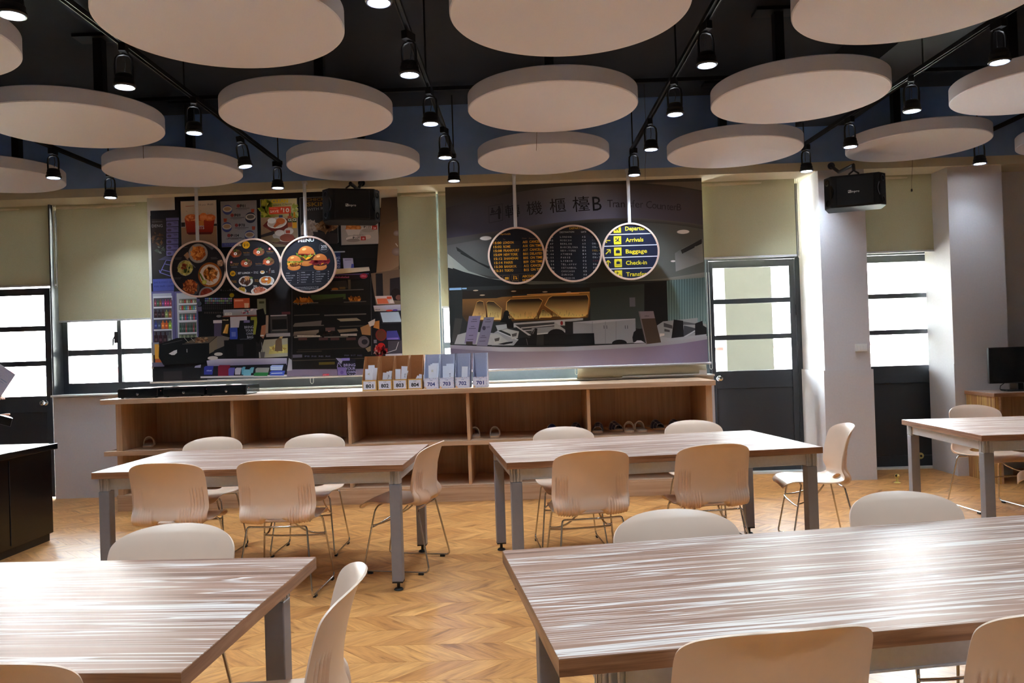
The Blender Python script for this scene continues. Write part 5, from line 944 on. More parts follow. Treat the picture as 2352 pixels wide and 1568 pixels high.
# ================================================================== shoe counter
CX0, CX1, CY0, CY1 = -3.86, 1.71, 7.44, 8.18
ct = thing('shoe_counter', 'long oak counter with open shoe compartments under the posters', 'counter', ((CX0+CX1)/2, CY0, 0)); ox = ct.location.x
def cb(name, x0, x1, y0, y1, z0, z1, mat='oak'): return MB().box(x0-ox, x1-ox, y0-CY0, y1-CY0, z0, z1).build(name, M[mat], ct, bevel=.002)
cb('worktop', -3.972, 1.748, CY0-.03, 8.2, 1.004, 1.05); cb('middle_shelf', -3.962, 1.712, CY0-.005, CY1, .52, .562); cb('bottom_shelf', CX0, CX1, CY0+.01, CY1, .115, .15); cb('plinth', CX0+.01, CX1-.01, CY0, CY0+.02, 0, .135); cb('back_panel', CX0, CX1, CY1-.012, CY1, .1, 1.004, 'oakv')
for x, w_ in ((-3.85, .055), (-2.77, .03), (-1.67, .03), (-.56, .03), (.56, .03), (1.665, .055)):
    x1 = x+w_
    cb('upright', x, x1, CY0+.012, CY1-.012, .562, 1.004, 'oakv'); cb('upright', x, x1, CY0+.02, CY1-.012, .15, .52, 'oakv')
# ================================================================== slippers
def slip_proto(name, strap, check=None):
    t = thing(name, 'x', 'slipper', (0, 0, 0), 0, 'slippers on the counter shelf')
    out = [(.0, -.128), (.03, -.122), (.042, -.1), (.044, -.05), (.042, 0), (.047, .05), (.05, .085), (.042, .115), (.02, .128), (0, .13), (-.02, .128), (-.04, .112), (-.045, .08), (-.043, .05), (-.04, 0), (-.042, -.05), (-.04, -.1), (-.028, -.122)]
    MB().prism(out, 0, .014, 'z').build('sole', M['slip_sole'], t, smooth=50); MB().prism([(a*.9, b*.93) for a, b in out], .014, .018, 'z').build('insole', M['slip_in'], t)
    vs = []; fs = []; n = 14; rws = 5
    for j in range(rws):
        y = .0+.105*j/(rws-1); w_ = .05-.004*abs(j-2); h = .072-.007*j-.004*(j == 0)
        for i in range(n+1): a = PI*i/n; vs.append((-w_*math.cos(a), y+.012*math.sin(a)*(1 if j == 0 else 0), .008+h*math.sin(a)**.7))
    for j in range(rws-1):
        for i in range(n): p0 = j*(n+1)+i; fs.append((p0, p0+1, p0+n+2, p0+n+1))
    o = MB().add(vs, fs).build('strap', strap, t, smooth=60); m = o.modifiers.new('thick', 'SOLIDIFY'); m.thickness = .006
    MB().tube([vs[i] for i in range(n+1)], .004, 6).build('binding', M['slip_in'] if check else M['slip_linen'], o, smooth=60)
    return t
def checkmat(name, a, b, c):
    m, nt, bs = newmat(name); L = nt.links.new; tc_ = nd(nt, 'ShaderNodeTexCoord'); out = None
    cols = [tuple(a), tuple(b)]; sx = nd(nt, 'ShaderNodeSeparateXYZ'); L(tc_.outputs['Object'], sx.inputs[0]); mx = None
    for k, ax in enumerate(('X', 'Y')):
        f = nd(nt, 'ShaderNodeMath', operation='MULTIPLY'); f.inputs[1].default_value = 24.0; L(sx.outputs[ax], f.inputs[0]); fr = nd(nt, 'ShaderNodeMath', operation='FRACT'); L(f.outputs[0], fr.inputs[0])
        g = ramp(nt, fr.outputs[0], [(0, (0, 0, 0, 1)), (.45, (1, 1, 1, 1)), (.52, (.3, .3, .3, 1)), (.6, (1, 1, 1, 1)), (.66, (0, 0, 0, 1))], 'CONSTANT')
        if mx is None: mx = g
        else:
            ad = nd(nt, 'ShaderNodeMath', operation='ADD'); L(mx, ad.inputs[0]); L(g, ad.inputs[1]); hv = nd(nt, 'ShaderNodeMath', operation='MULTIPLY'); hv.inputs[1].default_value = .5; L(ad.outputs[0], hv.inputs[0]); mx = hv.outputs[0]
    L(ramp(nt, mx, [(0, a), (.5, c), (1, b)]), bs.inputs['Base Color']); bs.inputs['Roughness'].default_value = .95; return m
M['check'] = checkmat('grey_white_checked_cloth', rgb(84, 92, 116), rgb(250, 248, 244), rgb(170, 172, 186)); M['navy'] = checkmat('navy_checked_cloth', rgb(44, 72, 150), rgb(120, 150, 220), rgb(64, 98, 186))
sl_l = slip_proto('slipper', M['slip_linen']); sl_c = slip_proto('slipper', M['check'], True); sl_n = slip_proto('slipper', M['navy'], True)
SL = [('l', (303, 1026), .32, 'linen slipper turned sideways at the window end of the shelf, outer of the pair'), ('l', (334, 1026), .36, 'linen slipper at the window end of the shelf, inner of the pair'), ('l', (1090, 1004), .12, 'lone linen slipper just beside the middle upright'), ('l', (1136, 1003), -.02, 'linen slipper standing apart, second from the middle upright'), ('n', (1268, 996), .1, 'navy slipper half hidden behind a chair top'), ('c', (1325, 992), -.3, 'grey checked slipper just short of the last upright'), ('c', (1376, 992), -.14, 'grey checked slipper just past the last upright, toe turned'), ('c', (1410, 989), .35, 'grey checked slipper turned outward, second past the last upright'), ('l', (1447, 991), -.12, 'linen slipper paired between two checked pairs, outer one'), ('l', (1472, 990), .08, 'linen slipper paired between two checked pairs, inner one'), ('c', (1505, 985), .3, 'dark checked slipper leaning beside the linen pair'), ('c', (1545, 983), .4, 'checked slipper mostly hidden by the chair top at the counter end')]
used = set()
for k, (px_, py_), rz, lb in SL:
    src = {'l': sl_l, 'c': sl_c, 'n': sl_n}[k]; q = at_z(px_, py_, .562); q.y = min(max(q.y, 7.66), 7.98)
    d = ray(px_, py_); q.x = d[0]*q.y/d[1]
    if k in used: src = copy_tree(src)
    used.add(k); src['label'] = lb; src.location = (q.x, min(q.y+.07, 7.98), .562); src.rotation_euler.z = rz+(PI if k != 'l' else 0); src.scale = (1.1, 1.18, 1.2)
# ================================================================== file boxes with class numbers
def filebox(num, x, y, body, ink, bord, rz, notes):
    W, D, Hh, LO = .137, .25, .322, .1; lab = {'801': 'brown file box with front label 801, at the cash drawer end of the row', '802': 'brown file box with front label 802, next to box 801', '803': 'brown file box with front label 803, holding leaning papers', '804': 'brown file box with front label 804, papers hardly showing, beside the grey boxes', '704': 'pale grey file box with front label 704, beside the brown boxes', '703': 'pale grey file box with front label 703, papers stacked high', '702': 'pale grey file box with front label 702, holding a single white sheet', '701': 'empty pale grey file box with front label 701, last of the row'}[num]
    t = thing('file_box', lab, 'file box', (x, y, 1.05), rz, 'numbered file boxes in a row on the counter'); w_ = .003; a = W/2
    MB().box(-a, a, D-w_, D, 0, Hh).box(-a, a, 0, D, 0, w_).build('back_board', M[body], t)
    side = [(0, w_), (D-w_, w_), (D-w_, Hh), (D*.62, Hh), (w_, LO), (0, LO)]
    for s in (-a, a-w_): MB().prism(side, s, s+w_, 'x').build('side_board', M[body], t)
    MB().box(-a, a, -w_, 0, 0, LO).build('front_board', M[body], t)
    p = Print(-.0034, 1.15, 3e-5, px=False)
    p.k = 1; p.rect(-a+.001, .001, a-.001, LO-.001, (226, 176, 96) if bord == 'y' else (214, 212, 230))
    if bord == 'y':
        for i in range(22):
            u = -a+.006+i*.0058; p.k = 1
            for v in (.005, LO-.005): p.k = 1; p.rect(u-.0016, v-.0016, u+.0016, v+.0016, (244, 226, 180))
        for i in range(14):
            for u in (-a+.005, a-.005): p.k = 1; p.rect(u-.0016, .01+i*.006-.0016, u+.0016, .01+i*.006+.0016, (244, 226, 180))
        p.k = 2; p.rect(-a+.011, .011, a-.011, LO-.011, (222, 220, 232))
    else:
        for i in range(26):
            u, v = R.choice([(R.uniform(-a, a), R.choice([R.uniform(0, .01), R.uniform(LO-.01, LO)])), (R.choice([R.uniform(-a, -a+.01), R.uniform(a-.01, a)]), R.uniform(0, LO))])
            p.k = 2; p.rect(u-.0022, v-.002, u+.0022, v+.002, R.choice([(60, 66, 110), (206, 120, 70), (110, 116, 160), (214, 180, 120)]))
        p.ell(-a+.012, .012, .012, .012, (214, 170, 130)); p.rect(-a+.012, .013, a-.012, LO-.016, (206, 204, 224)); p.rect(-a+.014, .015, a-.014, LO-.018, (222, 220, 234))
    p.text('CLASS', 0, LO*.78, .007, ink, wd=.026, bold=.01); p.text(num, 0, LO*.43, .033, ink, wd=.072, bold=.03)
    p.build('number_label', t)
    for i, (u, h, wd_, tl, mark) in enumerate(notes):
        q = thing('note_paper', 'white note sheets, %s, in the file box labelled %s' % (('frontmost bundle', 'second bundle', 'third bundle', 'rearmost bundle')[i], {'801': 'eight-oh-one', '802': 'eight-oh-two', '803': 'eight-oh-three', '804': 'eight-oh-four', '704': 'seven-oh-four', '703': 'seven-oh-three', '702': 'seven-oh-two'}[num]), 'paper', (x, y, 1.054), rz, 'papers in the numbered file boxes')
        yy = .03+i*.035; mt = Matrix.Translation((u, yy, 0)) @ Matrix.Rotation(tl, 4, 'Y') @ Matrix.Rotation(-.1, 4, 'X')
        MB().box(-wd_/2, wd_/2, -.004, .004, .012, h, mt).build('sheets', M['paper'], q)
        if mark:
            pr_ = Print(-.0044, 1.0, 3e-5, px=False); pr_.k = 1; c = (60, 56, 90)
            if len(mark) > 1: pr_.text(mark, 0, h*.72, .012, c, wd=.03 if len(mark) < 4 else .04, bold=.01, rot=PI/2)
            else:
                pr_.text(mark, 0, h*.76, .02, (190, 180, 120), rot=PI/2)
            o = pr_.build('handwriting', q); o.matrix_local = mt
KN = {'801': [(-.015, .2, .07, .02, 'A'), (.03, .21, .04, .07, ''), (0, .235, .06, 0, '')], '802': [(.01, .17, .05, .16, 'TAJE'), (.04, .175, .04, .05, '84'), (-.03, .16, .04, .1, '')], '803': [(.02, .18, .045, .2, '2ATE'), (-.03, .19, .05, .02, ''), (.02, .215, .06, .06, '')], '804': [(-.02, .13, .05, .5, 'TAM'), (.03, .135, .05, .2, '')], '704': [(.01, .215, .075, .0, 'M'), (.015, .225, .07, .03, ''), (.03, .235, .06, .0, '')], '703': [(.035, .17, .05, -.05, '12'), (0, .175, .05, .0, ''), (-.02, .205, .06, .02, ''), (.02, .225, .07, .0, '')], '702': [(.012, .195, .055, .05, '')], '701': []}
XS = [-1.47, -1.325, -1.184, -1.041, -.888, -.742, -.593, -.428]
for i, nm in enumerate(('801', '802', '803', '804', '704', '703', '702', '701')):
    filebox(nm, XS[i], 7.52, 'kraft' if nm[0] == '8' else 'greyboard', (24, 24, 30) if nm[0] == '8' else (56, 64, 128), 'y' if nm[0] == '8' else 'w', .0 if i < 4 else -.01, KN[nm])
# ================================================================== three black cash drawers
def drawer(x, y, rz, label):
    MT = M['blacktop']; t = thing('cash_drawer', label, 'cash drawer', (x, y, 1.05), rz, 'black metal cash drawers on the counter'); w_, d, h = .385, .36, .092
    MB().box(-w_/2, w_/2, .006, d, .006, h).build('case', MT, t, bevel=.005); MB().box(-w_/2+.004, w_/2-.004, -.004, .006, .012, h-.012).build('drawer_front', M['blackgloss'], t, bevel=.003)
    m = Matrix.Translation((.0, -.004, .04)) @ Matrix.Rotation(PI/2, 4, 'X'); k = MB().lathe([(.012, 0), (.012, .004), (.008, .006)], n=16, m=m).build('lock', M['chrome'], t, smooth=30); MB().box(-.001, .001, -.0105, -.0098, .036, .044).build('key_slot', M['black'], k)
    for a in (-1, 1):
        for b in (.03, d-.03): MB().cyl((a*(w_/2-.03), b, 0), (a*(w_/2-.03), b, .007), .012, 10).build('foot', M['rubber'], t)
    MB().box(w_/2, w_/2+.0008, .05, .066, .06, .066).build('label_dot', M['red'], t)
drawer(-3.66, 7.5, 0, 'black cash drawer at the window end of the counter'); drawer(-3.235, 7.53, .02, 'black cash drawer in the middle of the three'); drawer(-2.835, 7.545, -.01, 'black cash drawer nearest the file boxes')
# ================================================================== tables
def table(cx, cy, rz, L, W, label, ix=.025):
    t = thing('canteen_table', label, 'table', (cx, cy, 0), rz, 'striped wood canteen tables on grey legs'); a, b, z1, z0 = L/2, W/2, .745, .707
    MB().box(-a+.0012, a-.0012, -b+.0012, b-.0012, z0, z1).build('tabletop', M['zebra'], t)
    for y in (-b, b-.0016): MB().box(-a, a, y, y+.0016, z0, z1-.0012).build('edge_band', M['edge'], t)
    for x in (-a, a-.0016): MB().box(x, x+.0016, -b+.0016, b-.0016, z0, z1-.0012).build('edge_band', M['edgey'], t)
    i = .025; c = .066
    for y in (-b+i+.012, b-i-.012-.03): MB().box(-a+ix+c, a-ix-c, y, y+.03, z0-.066, z0-.012).box(-a+ix+c, a-ix-c, y-.004, y+.034, z0-.012, z0-.006).box(-a+ix+c, a-ix-c, y-.003, y+.033, z0-.07, z0-.064).build('apron_rail', M['alu'], t, bevel=.001)
    for x in (-a+ix+.012, a-ix-.012-.03): MB().box(x, x+.03, -b+i+c, b-i-c, z0-.066, z0-.012).box(x-.004, x+.034, -b+i+c, b-i-c, z0-.012, z0-.006).build('apron_rail', M['alu'], t, bevel=.001)
    for sx in (-1, 1):
        for sy in (-1, 1):
            x, y = sx*(a-ix-c/2), sy*(b-i-c/2); g = MB().box(x-c/2+.004, x+c/2-.004, y-c/2+.004, y+c/2-.004, z0-.078, z0)
            for k in (-.029, -.016, .004, .010, .022):
                g.box(x+k, x+k+.0055, y-c/2, y+c/2, z0-.078, z0); g.box(x-c/2, x+c/2, y+k, y+k+.0055, z0-.078, z0)
            g.build('corner_block', M['alu'], t)
            lg = MB().box(x-c/2+.001, x+c/2-.001, y-c/2+.001, y+c/2-.001, .055, z0-.08).build('leg', M['leg'], t, bevel=.004)
            MB().lathe([(.026, 0), (.028, .004), (.022, .012), (.01, .016), (.009, .05)], (x, y, 0), 20).box(x-c/2+.002, x+c/2-.002, y-c/2+.002, y+c/2-.002, .047, .056).build('levelling_foot', M['rubber'], lg, smooth=30)
    return t
def table4(fl, rz, L, W, label, ix=.025):      # fl: front corner nearest the frame's left, seen at z = .745
    c, s = math.cos(rz), math.sin(rz); table(fl[0]+c*L/2-s*W/2, fl[1]+s*L/2+c*W/2, rz, L, W, label, ix)
table4((-2.603, 4.735), -.032, 1.87, 1.0, 'striped table before the shoe counter with its far end by the window')
table4((-.125, 4.615), .142, 1.93, 1.05, 'striped table before the shoe counter, its far corner shining by the door')
table4((-2.66, 1.76), -.045, 1.92, .93, 'striped table cut by the lower frame edge, shining white at its window end', .08)
table4((.05, 1.69), .155, 2.02, .935, 'biggest looking striped table, nearest the camera with blurred window reflections', .095)
table4((2.915, 5.2), -.02, 1.9, 1.14, 'striped table beyond the pillar, cut by the frame edge near the monitor desk')
# ================================================================== chairs
def shell_mesh():
    P = [(-.232, .405), (-.228, .424), (-.205, .441), (-.165, .447), (-.10, .441), (-.02, .431), (.06, .427), (.12, .431), (.165, .447), (.19, .475), (.198, .51), (.200, .55), (.207, .61), (.222, .68), (.243, .75), (.262, .795), (.272, .812)]
    pts = [np.array(q) for q in P]; fine = []
    for i in range(len(pts)-1):
        a = pts[max(i-1, 0)]; b = pts[i]; c = pts[i+1]; d = pts[min(i+2, len(pts)-1)]
        for k in range(20):
            t = k/20; fine.append(.5*((2*b)+(-a+c)*t+(2*a-5*b+4*c-d)*t*t+(-a+3*b-3*c+d)*t**3))
    fine.append(pts[-1]); fine = np.array(fine); ds = np.r_[0, np.cumsum(np.linalg.norm(np.diff(fine, axis=0), axis=1))]; S = ds[-1]
    def prof(s): return np.array([np.interp(s, ds, fine[:, 0]), np.interp(s, ds, fine[:, 1])])
    s_bend = ds[8*20]                       # junction of seat and back
    xs = [0, .015, .03, .045, .06, .075]+[.08+.003*k for k in range(42)]+[.21, .218, .224]
    us = np.array([-x for x in xs[:0:-1]]+xs)/.224
    ss = np.r_[np.linspace(0, S-.09, 68), S-.09+.09*np.sin(np.linspace(0, PI/2, 20))[1:]]; nv = len(ss)
    def half(s):
        w_ = np.interp(s, [0, .1, .3, s_bend, s_bend+.08, S-.1, S], [.192, .205, .218, .222, .229, .225, .218])
        r = .05; d = r-s
        if s < r: w_ = w_-r+math.sqrt(max(r*r-d*d, 0))+.0
        d = S-s
        if d < .09: w_ *= max(1-((.09-d)/.09)**2.6, 0)**(1/2.2)
        return max(w_, .035)
    nu = len(us); hs, ha, hb = s_bend+.003, .068, .026           # oval opening at the junction
    def base(s, u):
        y, z = prof(s); bk = min(max((s-s_bend+.05)/.16, 0), 1); bk = bk*bk*(3-2*bk); x = u*half(s); ax = abs(x)
        wrap = .062*(ax/.225)**2.3*bk
        lift = (1-bk)*(.016*(ax/.21)**3*min(1, s/.25)-.012*(ax/.2)**2*max(0, 1-s/.12))
        return np.array((x, y-wrap+.006*max(0, (s-(S-.03))/.03), z+lift))
    Sg = np.repeat(ss[:, None], nu, 1); Ug = np.repeat(us[None, :], nv, 0)
    rad = lambda s, x: ((s-hs)/hb)**2+(x/ha)**2
    fI = []
    for i in range(nv-1):
        for j in range(nu-1):
            sm = (ss[i]+ss[i+1])/2
            if rad(sm, (us[j]+us[j+1])/2*half(sm)) >= 1: fI.append((i, j))
    keep = set(fI)
    for i in range(1, nv-1):
        for j in range(1, nu-1):
            q = [(i-1, j-1) in keep, (i-1, j) in keep, (i, j-1) in keep, (i, j) in keep]
            if any(q) and not all(q):
                x = us[j]*half(ss[i]); k = math.sqrt(max(rad(ss[i], x), 1e-6)); s2 = hs+(ss[i]-hs)/k; Sg[i, j] = s2; Ug[i, j] = x/k/half(s2)
    inner = np.zeros((nv, nu, 3)); outer = np.zeros((nv, nu, 3))
    for i in range(nv):
        for j in range(nu):
            s, u = Sg[i, j], Ug[i, j]; p = base(s, u); inner[i, j] = p; e = .003; s0, s1 = max(s-e, 0), min(s+e, S)
            if S-s < .012: s0, s1 = S-.02, S-.012
            if s < .012: s0, s1 = .012, .02
            sm = (s0+s1)/2; ue = u if abs(u) < .97 else math.copysign(.97, u); t1 = base(s1, ue*half(sm)/half(s1))-base(s0, ue*half(sm)/half(s0)); t2 = base(sm, min(ue+.02, 1))-base(sm, ue-.02); nrm = np.cross(t1, t2); nrm /= np.linalg.norm(nrm)
            y1, z1 = prof(s1); y0, z0 = prof(s0)
            if nrm.dot((0, z1-z0, y0-y1)) < 0: nrm = -nrm
            zc = prof(s)[1]; d = .0065
            xn = abs(us[j])*.224
            d += math.exp(-((s-(s_bend+.022))/.042)**2)*.03*min(1, max(0, (rad(s, u*half(s))-1)/1.2+.15))+math.exp(-((s-(s_bend+.10))/.07)**2)*.006*(xn/.2)
            d = .0055+(d-.0055)*min(1, (1-abs(us[j]))/.12)
            zst = .66 if xn > .1395 else (.525+.3*(xn-.08)) if xn > .0795 else 0
            if zst and s > s_bend-.03 and xn < .2001:
                k = ((xn-.08)/.0150+.02) % 1.0; saw = k/.8 if k < .81 else (1-k)/.2
                d += (saw-.5)*.012*min(1, max(0, (zst-zc)/.03))*min(1, max(0, (s-(s_bend-.03))/.02))
            outer[i, j] = p+nrm*d
    idx = lambda i, j: i*nu+j
    V = np.concatenate([inner.reshape(-1, 3), outer.reshape(-1, 3)]); o = nv*nu; faces = []; ecount = {}
    for i, j in fI:
        q = (idx(i, j), idx(i, j+1), idx(i+1, j+1), idx(i+1, j)); faces.append(q); faces.append(tuple(k+o for k in q[::-1]))
        for a, b in zip(q, q[1:]+q[:1]): ecount[(a, b)] = 1
    for (a, b) in list(ecount):
        if (b, a) not in ecount: faces.append((b, a, a+o, b+o))
    used = sorted(set(k for f in faces for k in f)); mp = {k: n for n, k in enumerate(used)}
    return [tuple(V[k]) for k in used], [tuple(mp[k] for k in f) for f in faces]
def chair_proto():
    t = thing('shell_chair', 'x', 'chair', (0, 0, 0), 0, 'cream plastic shell chairs on chrome sled frames')
    vs, fs = shell_mesh(); sh = MB().add(vs, fs).build('seat_shell', M['shell'], t, smooth=55)
    r = .0058; g = MB()
    def arc(a, b, c, n=5):       # rounded corner from a to c about b
        a, b, c = Vector(a), Vector(b), Vector(c); return [a*(1-k)**2+b*2*k*(1-k)+c*k*k for k in [i/n for i in range(n+1)]]
    for s in (-1, 1):
        x0, x1 = s*.165, s*.225
        pth = [(s*.1, .165, .402), (x0-s*.02, .165, .404)]+arc((x0, .165, .404), (x0+s*.012, .166, .404), (x0+s*.016, .17, .38))+arc((s*.221, .238, .05), (s*.225, .245, .0155), (s*.225, .21, .0155))+arc((s*.225, -.16, .0155), (s*.225, -.198, .0155), (s*.223, -.19, .05))+arc((s*.186, -.125, .38), (s*.184, -.12, .405), (s*.16, -.11, .418))+[(s*.08, -.1, .424)]
        g.tube(pth, r, 8)
        g.tube([(s*.196, -.146, .30)]+arc((s*.19, -.13, .3), (s*.12, -.02, .31), (s*.07, .06, .405)), r*.95, 8)
    g.tube([(-.1, .165, .402), (.1, .165, .402)], r, 8); g.tube([(-.08, -.1, .424), (.08, -.1, .424)], r, 8)
    g.tube([(-.2, -.148, .285), (-.1, -.15, .28), (.1, -.15, .28), (.2, -.148, .285)], r, 8)
    fr = g.build('sled_frame', M['chrome'], t, smooth=60)
    for s in (-1, 1):
        for y in (.19, -.15): MB().box(s*.225-.0085, s*.225+.0085, y-.016, y+.016, 0, .014).build('glide', M['rubber'], fr)
    return t
cp = chair_proto(); firstc = [True]
def chair(x, y, rz, label):          # x, y: middle of the backrest top; rz 0 looks towards the camera
    o = cp if firstc[0] else copy_tree(cp); firstc[0] = False
    bx, by = 0, .262; c, s = math.cos(rz), math.sin(rz); o.location = (x-(bx*c-by*s), y-(bx*s+by*c), 0); o.rotation_euler.z = rz; o['label'] = label
chair(-2.335, 5.99, -.03, 'cream chair at the far side of the table by the window, window end')
chair(-1.575, 5.99, -.02, 'cream chair at the far side of the table by the window, its inner end')
chair(-2.13, 4.60, PI-.03, 'cream chair with ribbed back to the camera at the window end of its table')
chair(-1.49, 4.585, PI-.05, 'cream chair with ribbed back to the camera, rear rail and legs fully in view')
chair(-.58, 5.24, -PI/2-.2, 'cream chair turned sideways at the inner end of the table by the window')
chair(.255, 5.94, .1, 'cream chair in front of the navy slipper, across the table by the door')
chair(1.24, 6.13, .13, 'cream chair hiding the last slippers at the counter end')
chair(.375, 4.56, PI+.16, 'cream chair with ribbed back beside the free standing table leg')
chair(1.105, 4.69, PI+.14, 'cream chair with ribbed back, nearest the sunlit corner of its table')
chair(2.215, 5.55, -PI/2-.1, 'cream chair seen side-on at the shining end of the table by the door')
chair(-1.25, 2.86, -.05, 'cream chair with tall smooth arch top behind the cut-off window-end table')
chair(-.47, 2.18, -PI/2+.12, 'big cream chair side-on in the open aisle, near the camera')
chair(-1.18, 1.60, PI-.04, 'cream chair cut by the frame corner at the shining table')
chair(.49, 2.85, .16, 'cream chair behind the nearest table, first from the aisle')
chair(1.375, 3.06, .15, 'cream chair behind the nearest table, farther from the aisle')
chair(.53, 1.66, PI+.15, 'cream chair with its back cut by the bottom frame at the nearest table')
chair(1.2, 1.735, PI+.13, 'cream chair cut by the frame corner at the nearest table')
chair(3.67, 6.72, .1, 'cream chair behind the table by the monitor desk')
chair(3.72, 5.22, PI/2+2.6, 'cream chair with only its seat front showing at the frame edge')
# ================================================================== black cabinet by the first door
t = thing('black_cabinet', 'low black cabinet with a glossy top at the frame edge by the first door', 'cabinet', (-4.4, 5.6, 0))
MB().box(-.62, .60, -.85, .74, .06, .72).build('carcass', M['blackgloss'], t, bevel=.004); MB().box(-.65, .635, -.88, .77, .72, .766).build('top', M['blacktop'], t, bevel=.003); MB().box(-.6, .58, -.83, .72, 0, .06).build('plinth', M['black'], t)
for y in (-.32, .21): MB().box(.6, .604, y-.002, y+.002, .08, .7).build('door_gap', M['rubber'], t)
# ================================================================== desk, monitor, small wall things
t = thing('desk', 'striped wood desk under the black monitor beyond the pillar', 'desk', (5.2, 7.74, 0)); z = .842
MB().box(-.87, .9, -.25, .25, z-.035, z).build('desktop', M['zebra'], t, bevel=.001); MB().box(-.86, -.825, -.24, .24, 0, z-.035).build('side_panel', M['deskv'], t); MB().box(.855, .89, -.24, .24, 0, z-.035).build('side_panel', M['deskv'], t)
MB().box(-.825, .855, .2, .215, .2, z-.035).build('back_panel', M['oakv'], t); MB().box(-.87, .9, -.254, -.25, z-.034, z-.001).build('edge_band', M['edge'], t); MB().box(-.825, -.8, -.235, -.22, .0, z-.035).build('edge_trim', M['oak'], t); MB().box(-.8725, -.87, -.25, .25, z-.035, z-.001).build('edge_band', M['edgey'], t)
t = thing('monitor', 'black flat monitor standing on the striped desk', 'monitor', (4.72, 7.72, .842), -.1)
MB().box(-.29, .29, -.02, .02, .075, .42).build('housing', M['black'], t, bevel=.004); MB().box(-.283, .283, -.0215, -.02, .088, .412).build('screen', M['blackgloss'], t); MB().box(-.025, .025, .0, .03, .01, .12).build('stand_neck', M['black'], t)
MB().prism([(-.13, -.08), (.13, -.08), (.15, -.06), (.15, .08), (-.15, .08), (-.15, -.06)], 0, .012, 'z').build('stand_foot', M['black'], t, bevel=.003)
MB().tube([(.06, .03, .11), (.1, .05, .05), (.18, .04, .012), (.26, .06, .006)], .004, 6).build('cable', M['black'], t); MB().tube([(-.1, .03, .1), (-.17, .03, .05), (-.19, .0, .02), (-.15, -.02, .008)], .004, 6).build('cable', M['black'], t)
t = thing('light_switch', 'white light switch plate with three rockers on the pillar', 'light switch', (3.312, 7.95, 1.298))
MB().box(-.06, .06, -.01, 0, -.038, .038).build('plate', M['whitepl'], t, bevel=.004)
for k in (-1, 0, 1): MB().box(k*.026-.012, k*.026+.012, -.014, -.01, -.022, .022).build('rocker', M['whitepl'], t, bevel=.002)
t = thing('door_stop', 'small ivory door stop on the floor before the door beyond the pillar', 'door stop', (3.515, 7.72, 0)); MB().lathe([(.03, 0), (.03, .005), (.012, .012), (.011, .05), (.019, .058), (.022, .07), (.016, .082), (.004, .086)], n=18).build('post', M['yellow'], t, smooth=40); MB().lathe([(.0, 0), (.012, .001), (.012, .006), (0, .007)], n=14, m=Matrix.Translation((-.012, -.012, .072)) @ Matrix.Rotation(PI/2, 4, 'X')).build('magnet', M['black'], t)
t = thing('door_catch', 'round metal catch low on the door beyond the pillar', 'door catch', (4.16, 8.578, .125)); m_ = Matrix.Rotation(PI/2, 4, 'X'); MB().lathe([(.034, 0), (.034, .006), (.02, .012), (.0, .013)], n=20, m=m_).build('plate', M['yellow'], t, smooth=40); MB().lathe([(.012, .012), (.010, .02), (0, .02)], n=14, m=m_).build('pin', M['rubber'], t)
def thread(px0, py0, px1, py1, Y, label, plug=False):
    a, b = at_y(px0, py0, Y), at_y(px1, py1, Y); t = thing('hanging_thread', label, 'thread', (a.x, Y, b.z)); top = 3.85-b.z
    MB().tube([(0, 0, top), (.004, 0, (a.z-b.z)), (b.x-a.x+.004, 0, (a.z-b.z)*.4), (b.x-a.x, 0, 0)], .0016, 5).build('strand', M['felt_dark'], t)
    if plug: MB().lathe([(.006, -.016), (.009, -.01), (.008, .006), (.003, .012)], (b.x-a.x, 0, 0), 10).build('plug', M['rubber'], t)
thread(2095, 375, 2094, 436, 7.9, 'thin dark lead with a plug dangling beside the pillar loudspeaker', True)
thread(1232, 300, 1232, 346, 6.55, 'thin dark thread dangling before a pale window-row disc')
thread(1484, 330, 1482, 412, 7.4, 'thin dark thread dangling beside the lamp over the yellow airport sign')
# ================================================================== the person at the frame edge
M['skin'] = pm('skin', rgb(205, 158, 134), .5, var=.04, scale=60); M['hair'] = pm('dark_hair', rgb(32, 26, 24), .5, var=.2); M['shirt'] = pm('dark_shirt_cloth', rgb(40, 40, 46), .9, var=.08, scale=80, bump=.2); M['trous'] = pm('dark_trouser_cloth', rgb(34, 34, 40), .9, var=.08, scale=80); M['shoe'] = pm('shoe_leather', rgb(30, 26, 24), .5)
def skin(name, verts, edges, rad, mat, parent=None, root=0, sub=2, roots=()):
    me = bpy.data.meshes.new(name); me.from_pydata(verts, edges, []); o = link(name, me, parent); me.materials.append(mat)
    md = o.modifiers.new('skin', 'SKIN'); md.use_smooth_shade = True
    if not me.skin_vertices: 
        bm = bmesh.new(); bm.from_mesh(me); bm.verts.layers.skin.verify(); bm.to_mesh(me); bm.free()
    for i, r_ in enumerate(rad): me.skin_vertices[0].data[i].radius = (r_, r_) if not isinstance(r_, tuple) else r_
    for i in range(len(rad)): me.skin_vertices[0].data[i].use_root = i == root
    s = o.modifiers.new('sub', 'SUBSURF'); s.levels = sub; s.render_levels = sub; return o
PXY = (-5.06, 6.85); hz = -.25                     # stands behind the cabinet, turned towards +X
pt = thing('person', 'person at the frame edge in dark clothes holding white papers and a black phone', 'person', (PXY[0], PXY[1], 0), 0)
hr, hl = Vector((.50, -.06, 1.135)), Vector((.50, .03, .955))     # hands, relative to the person's base; +X is ahead
V, E, RD = [], [], []
def add(p, r_, par=None):
    V.append(tuple(p)); RD.append(r_); i = len(V)-1
    if par is not None: E.append((par, i))
    return i
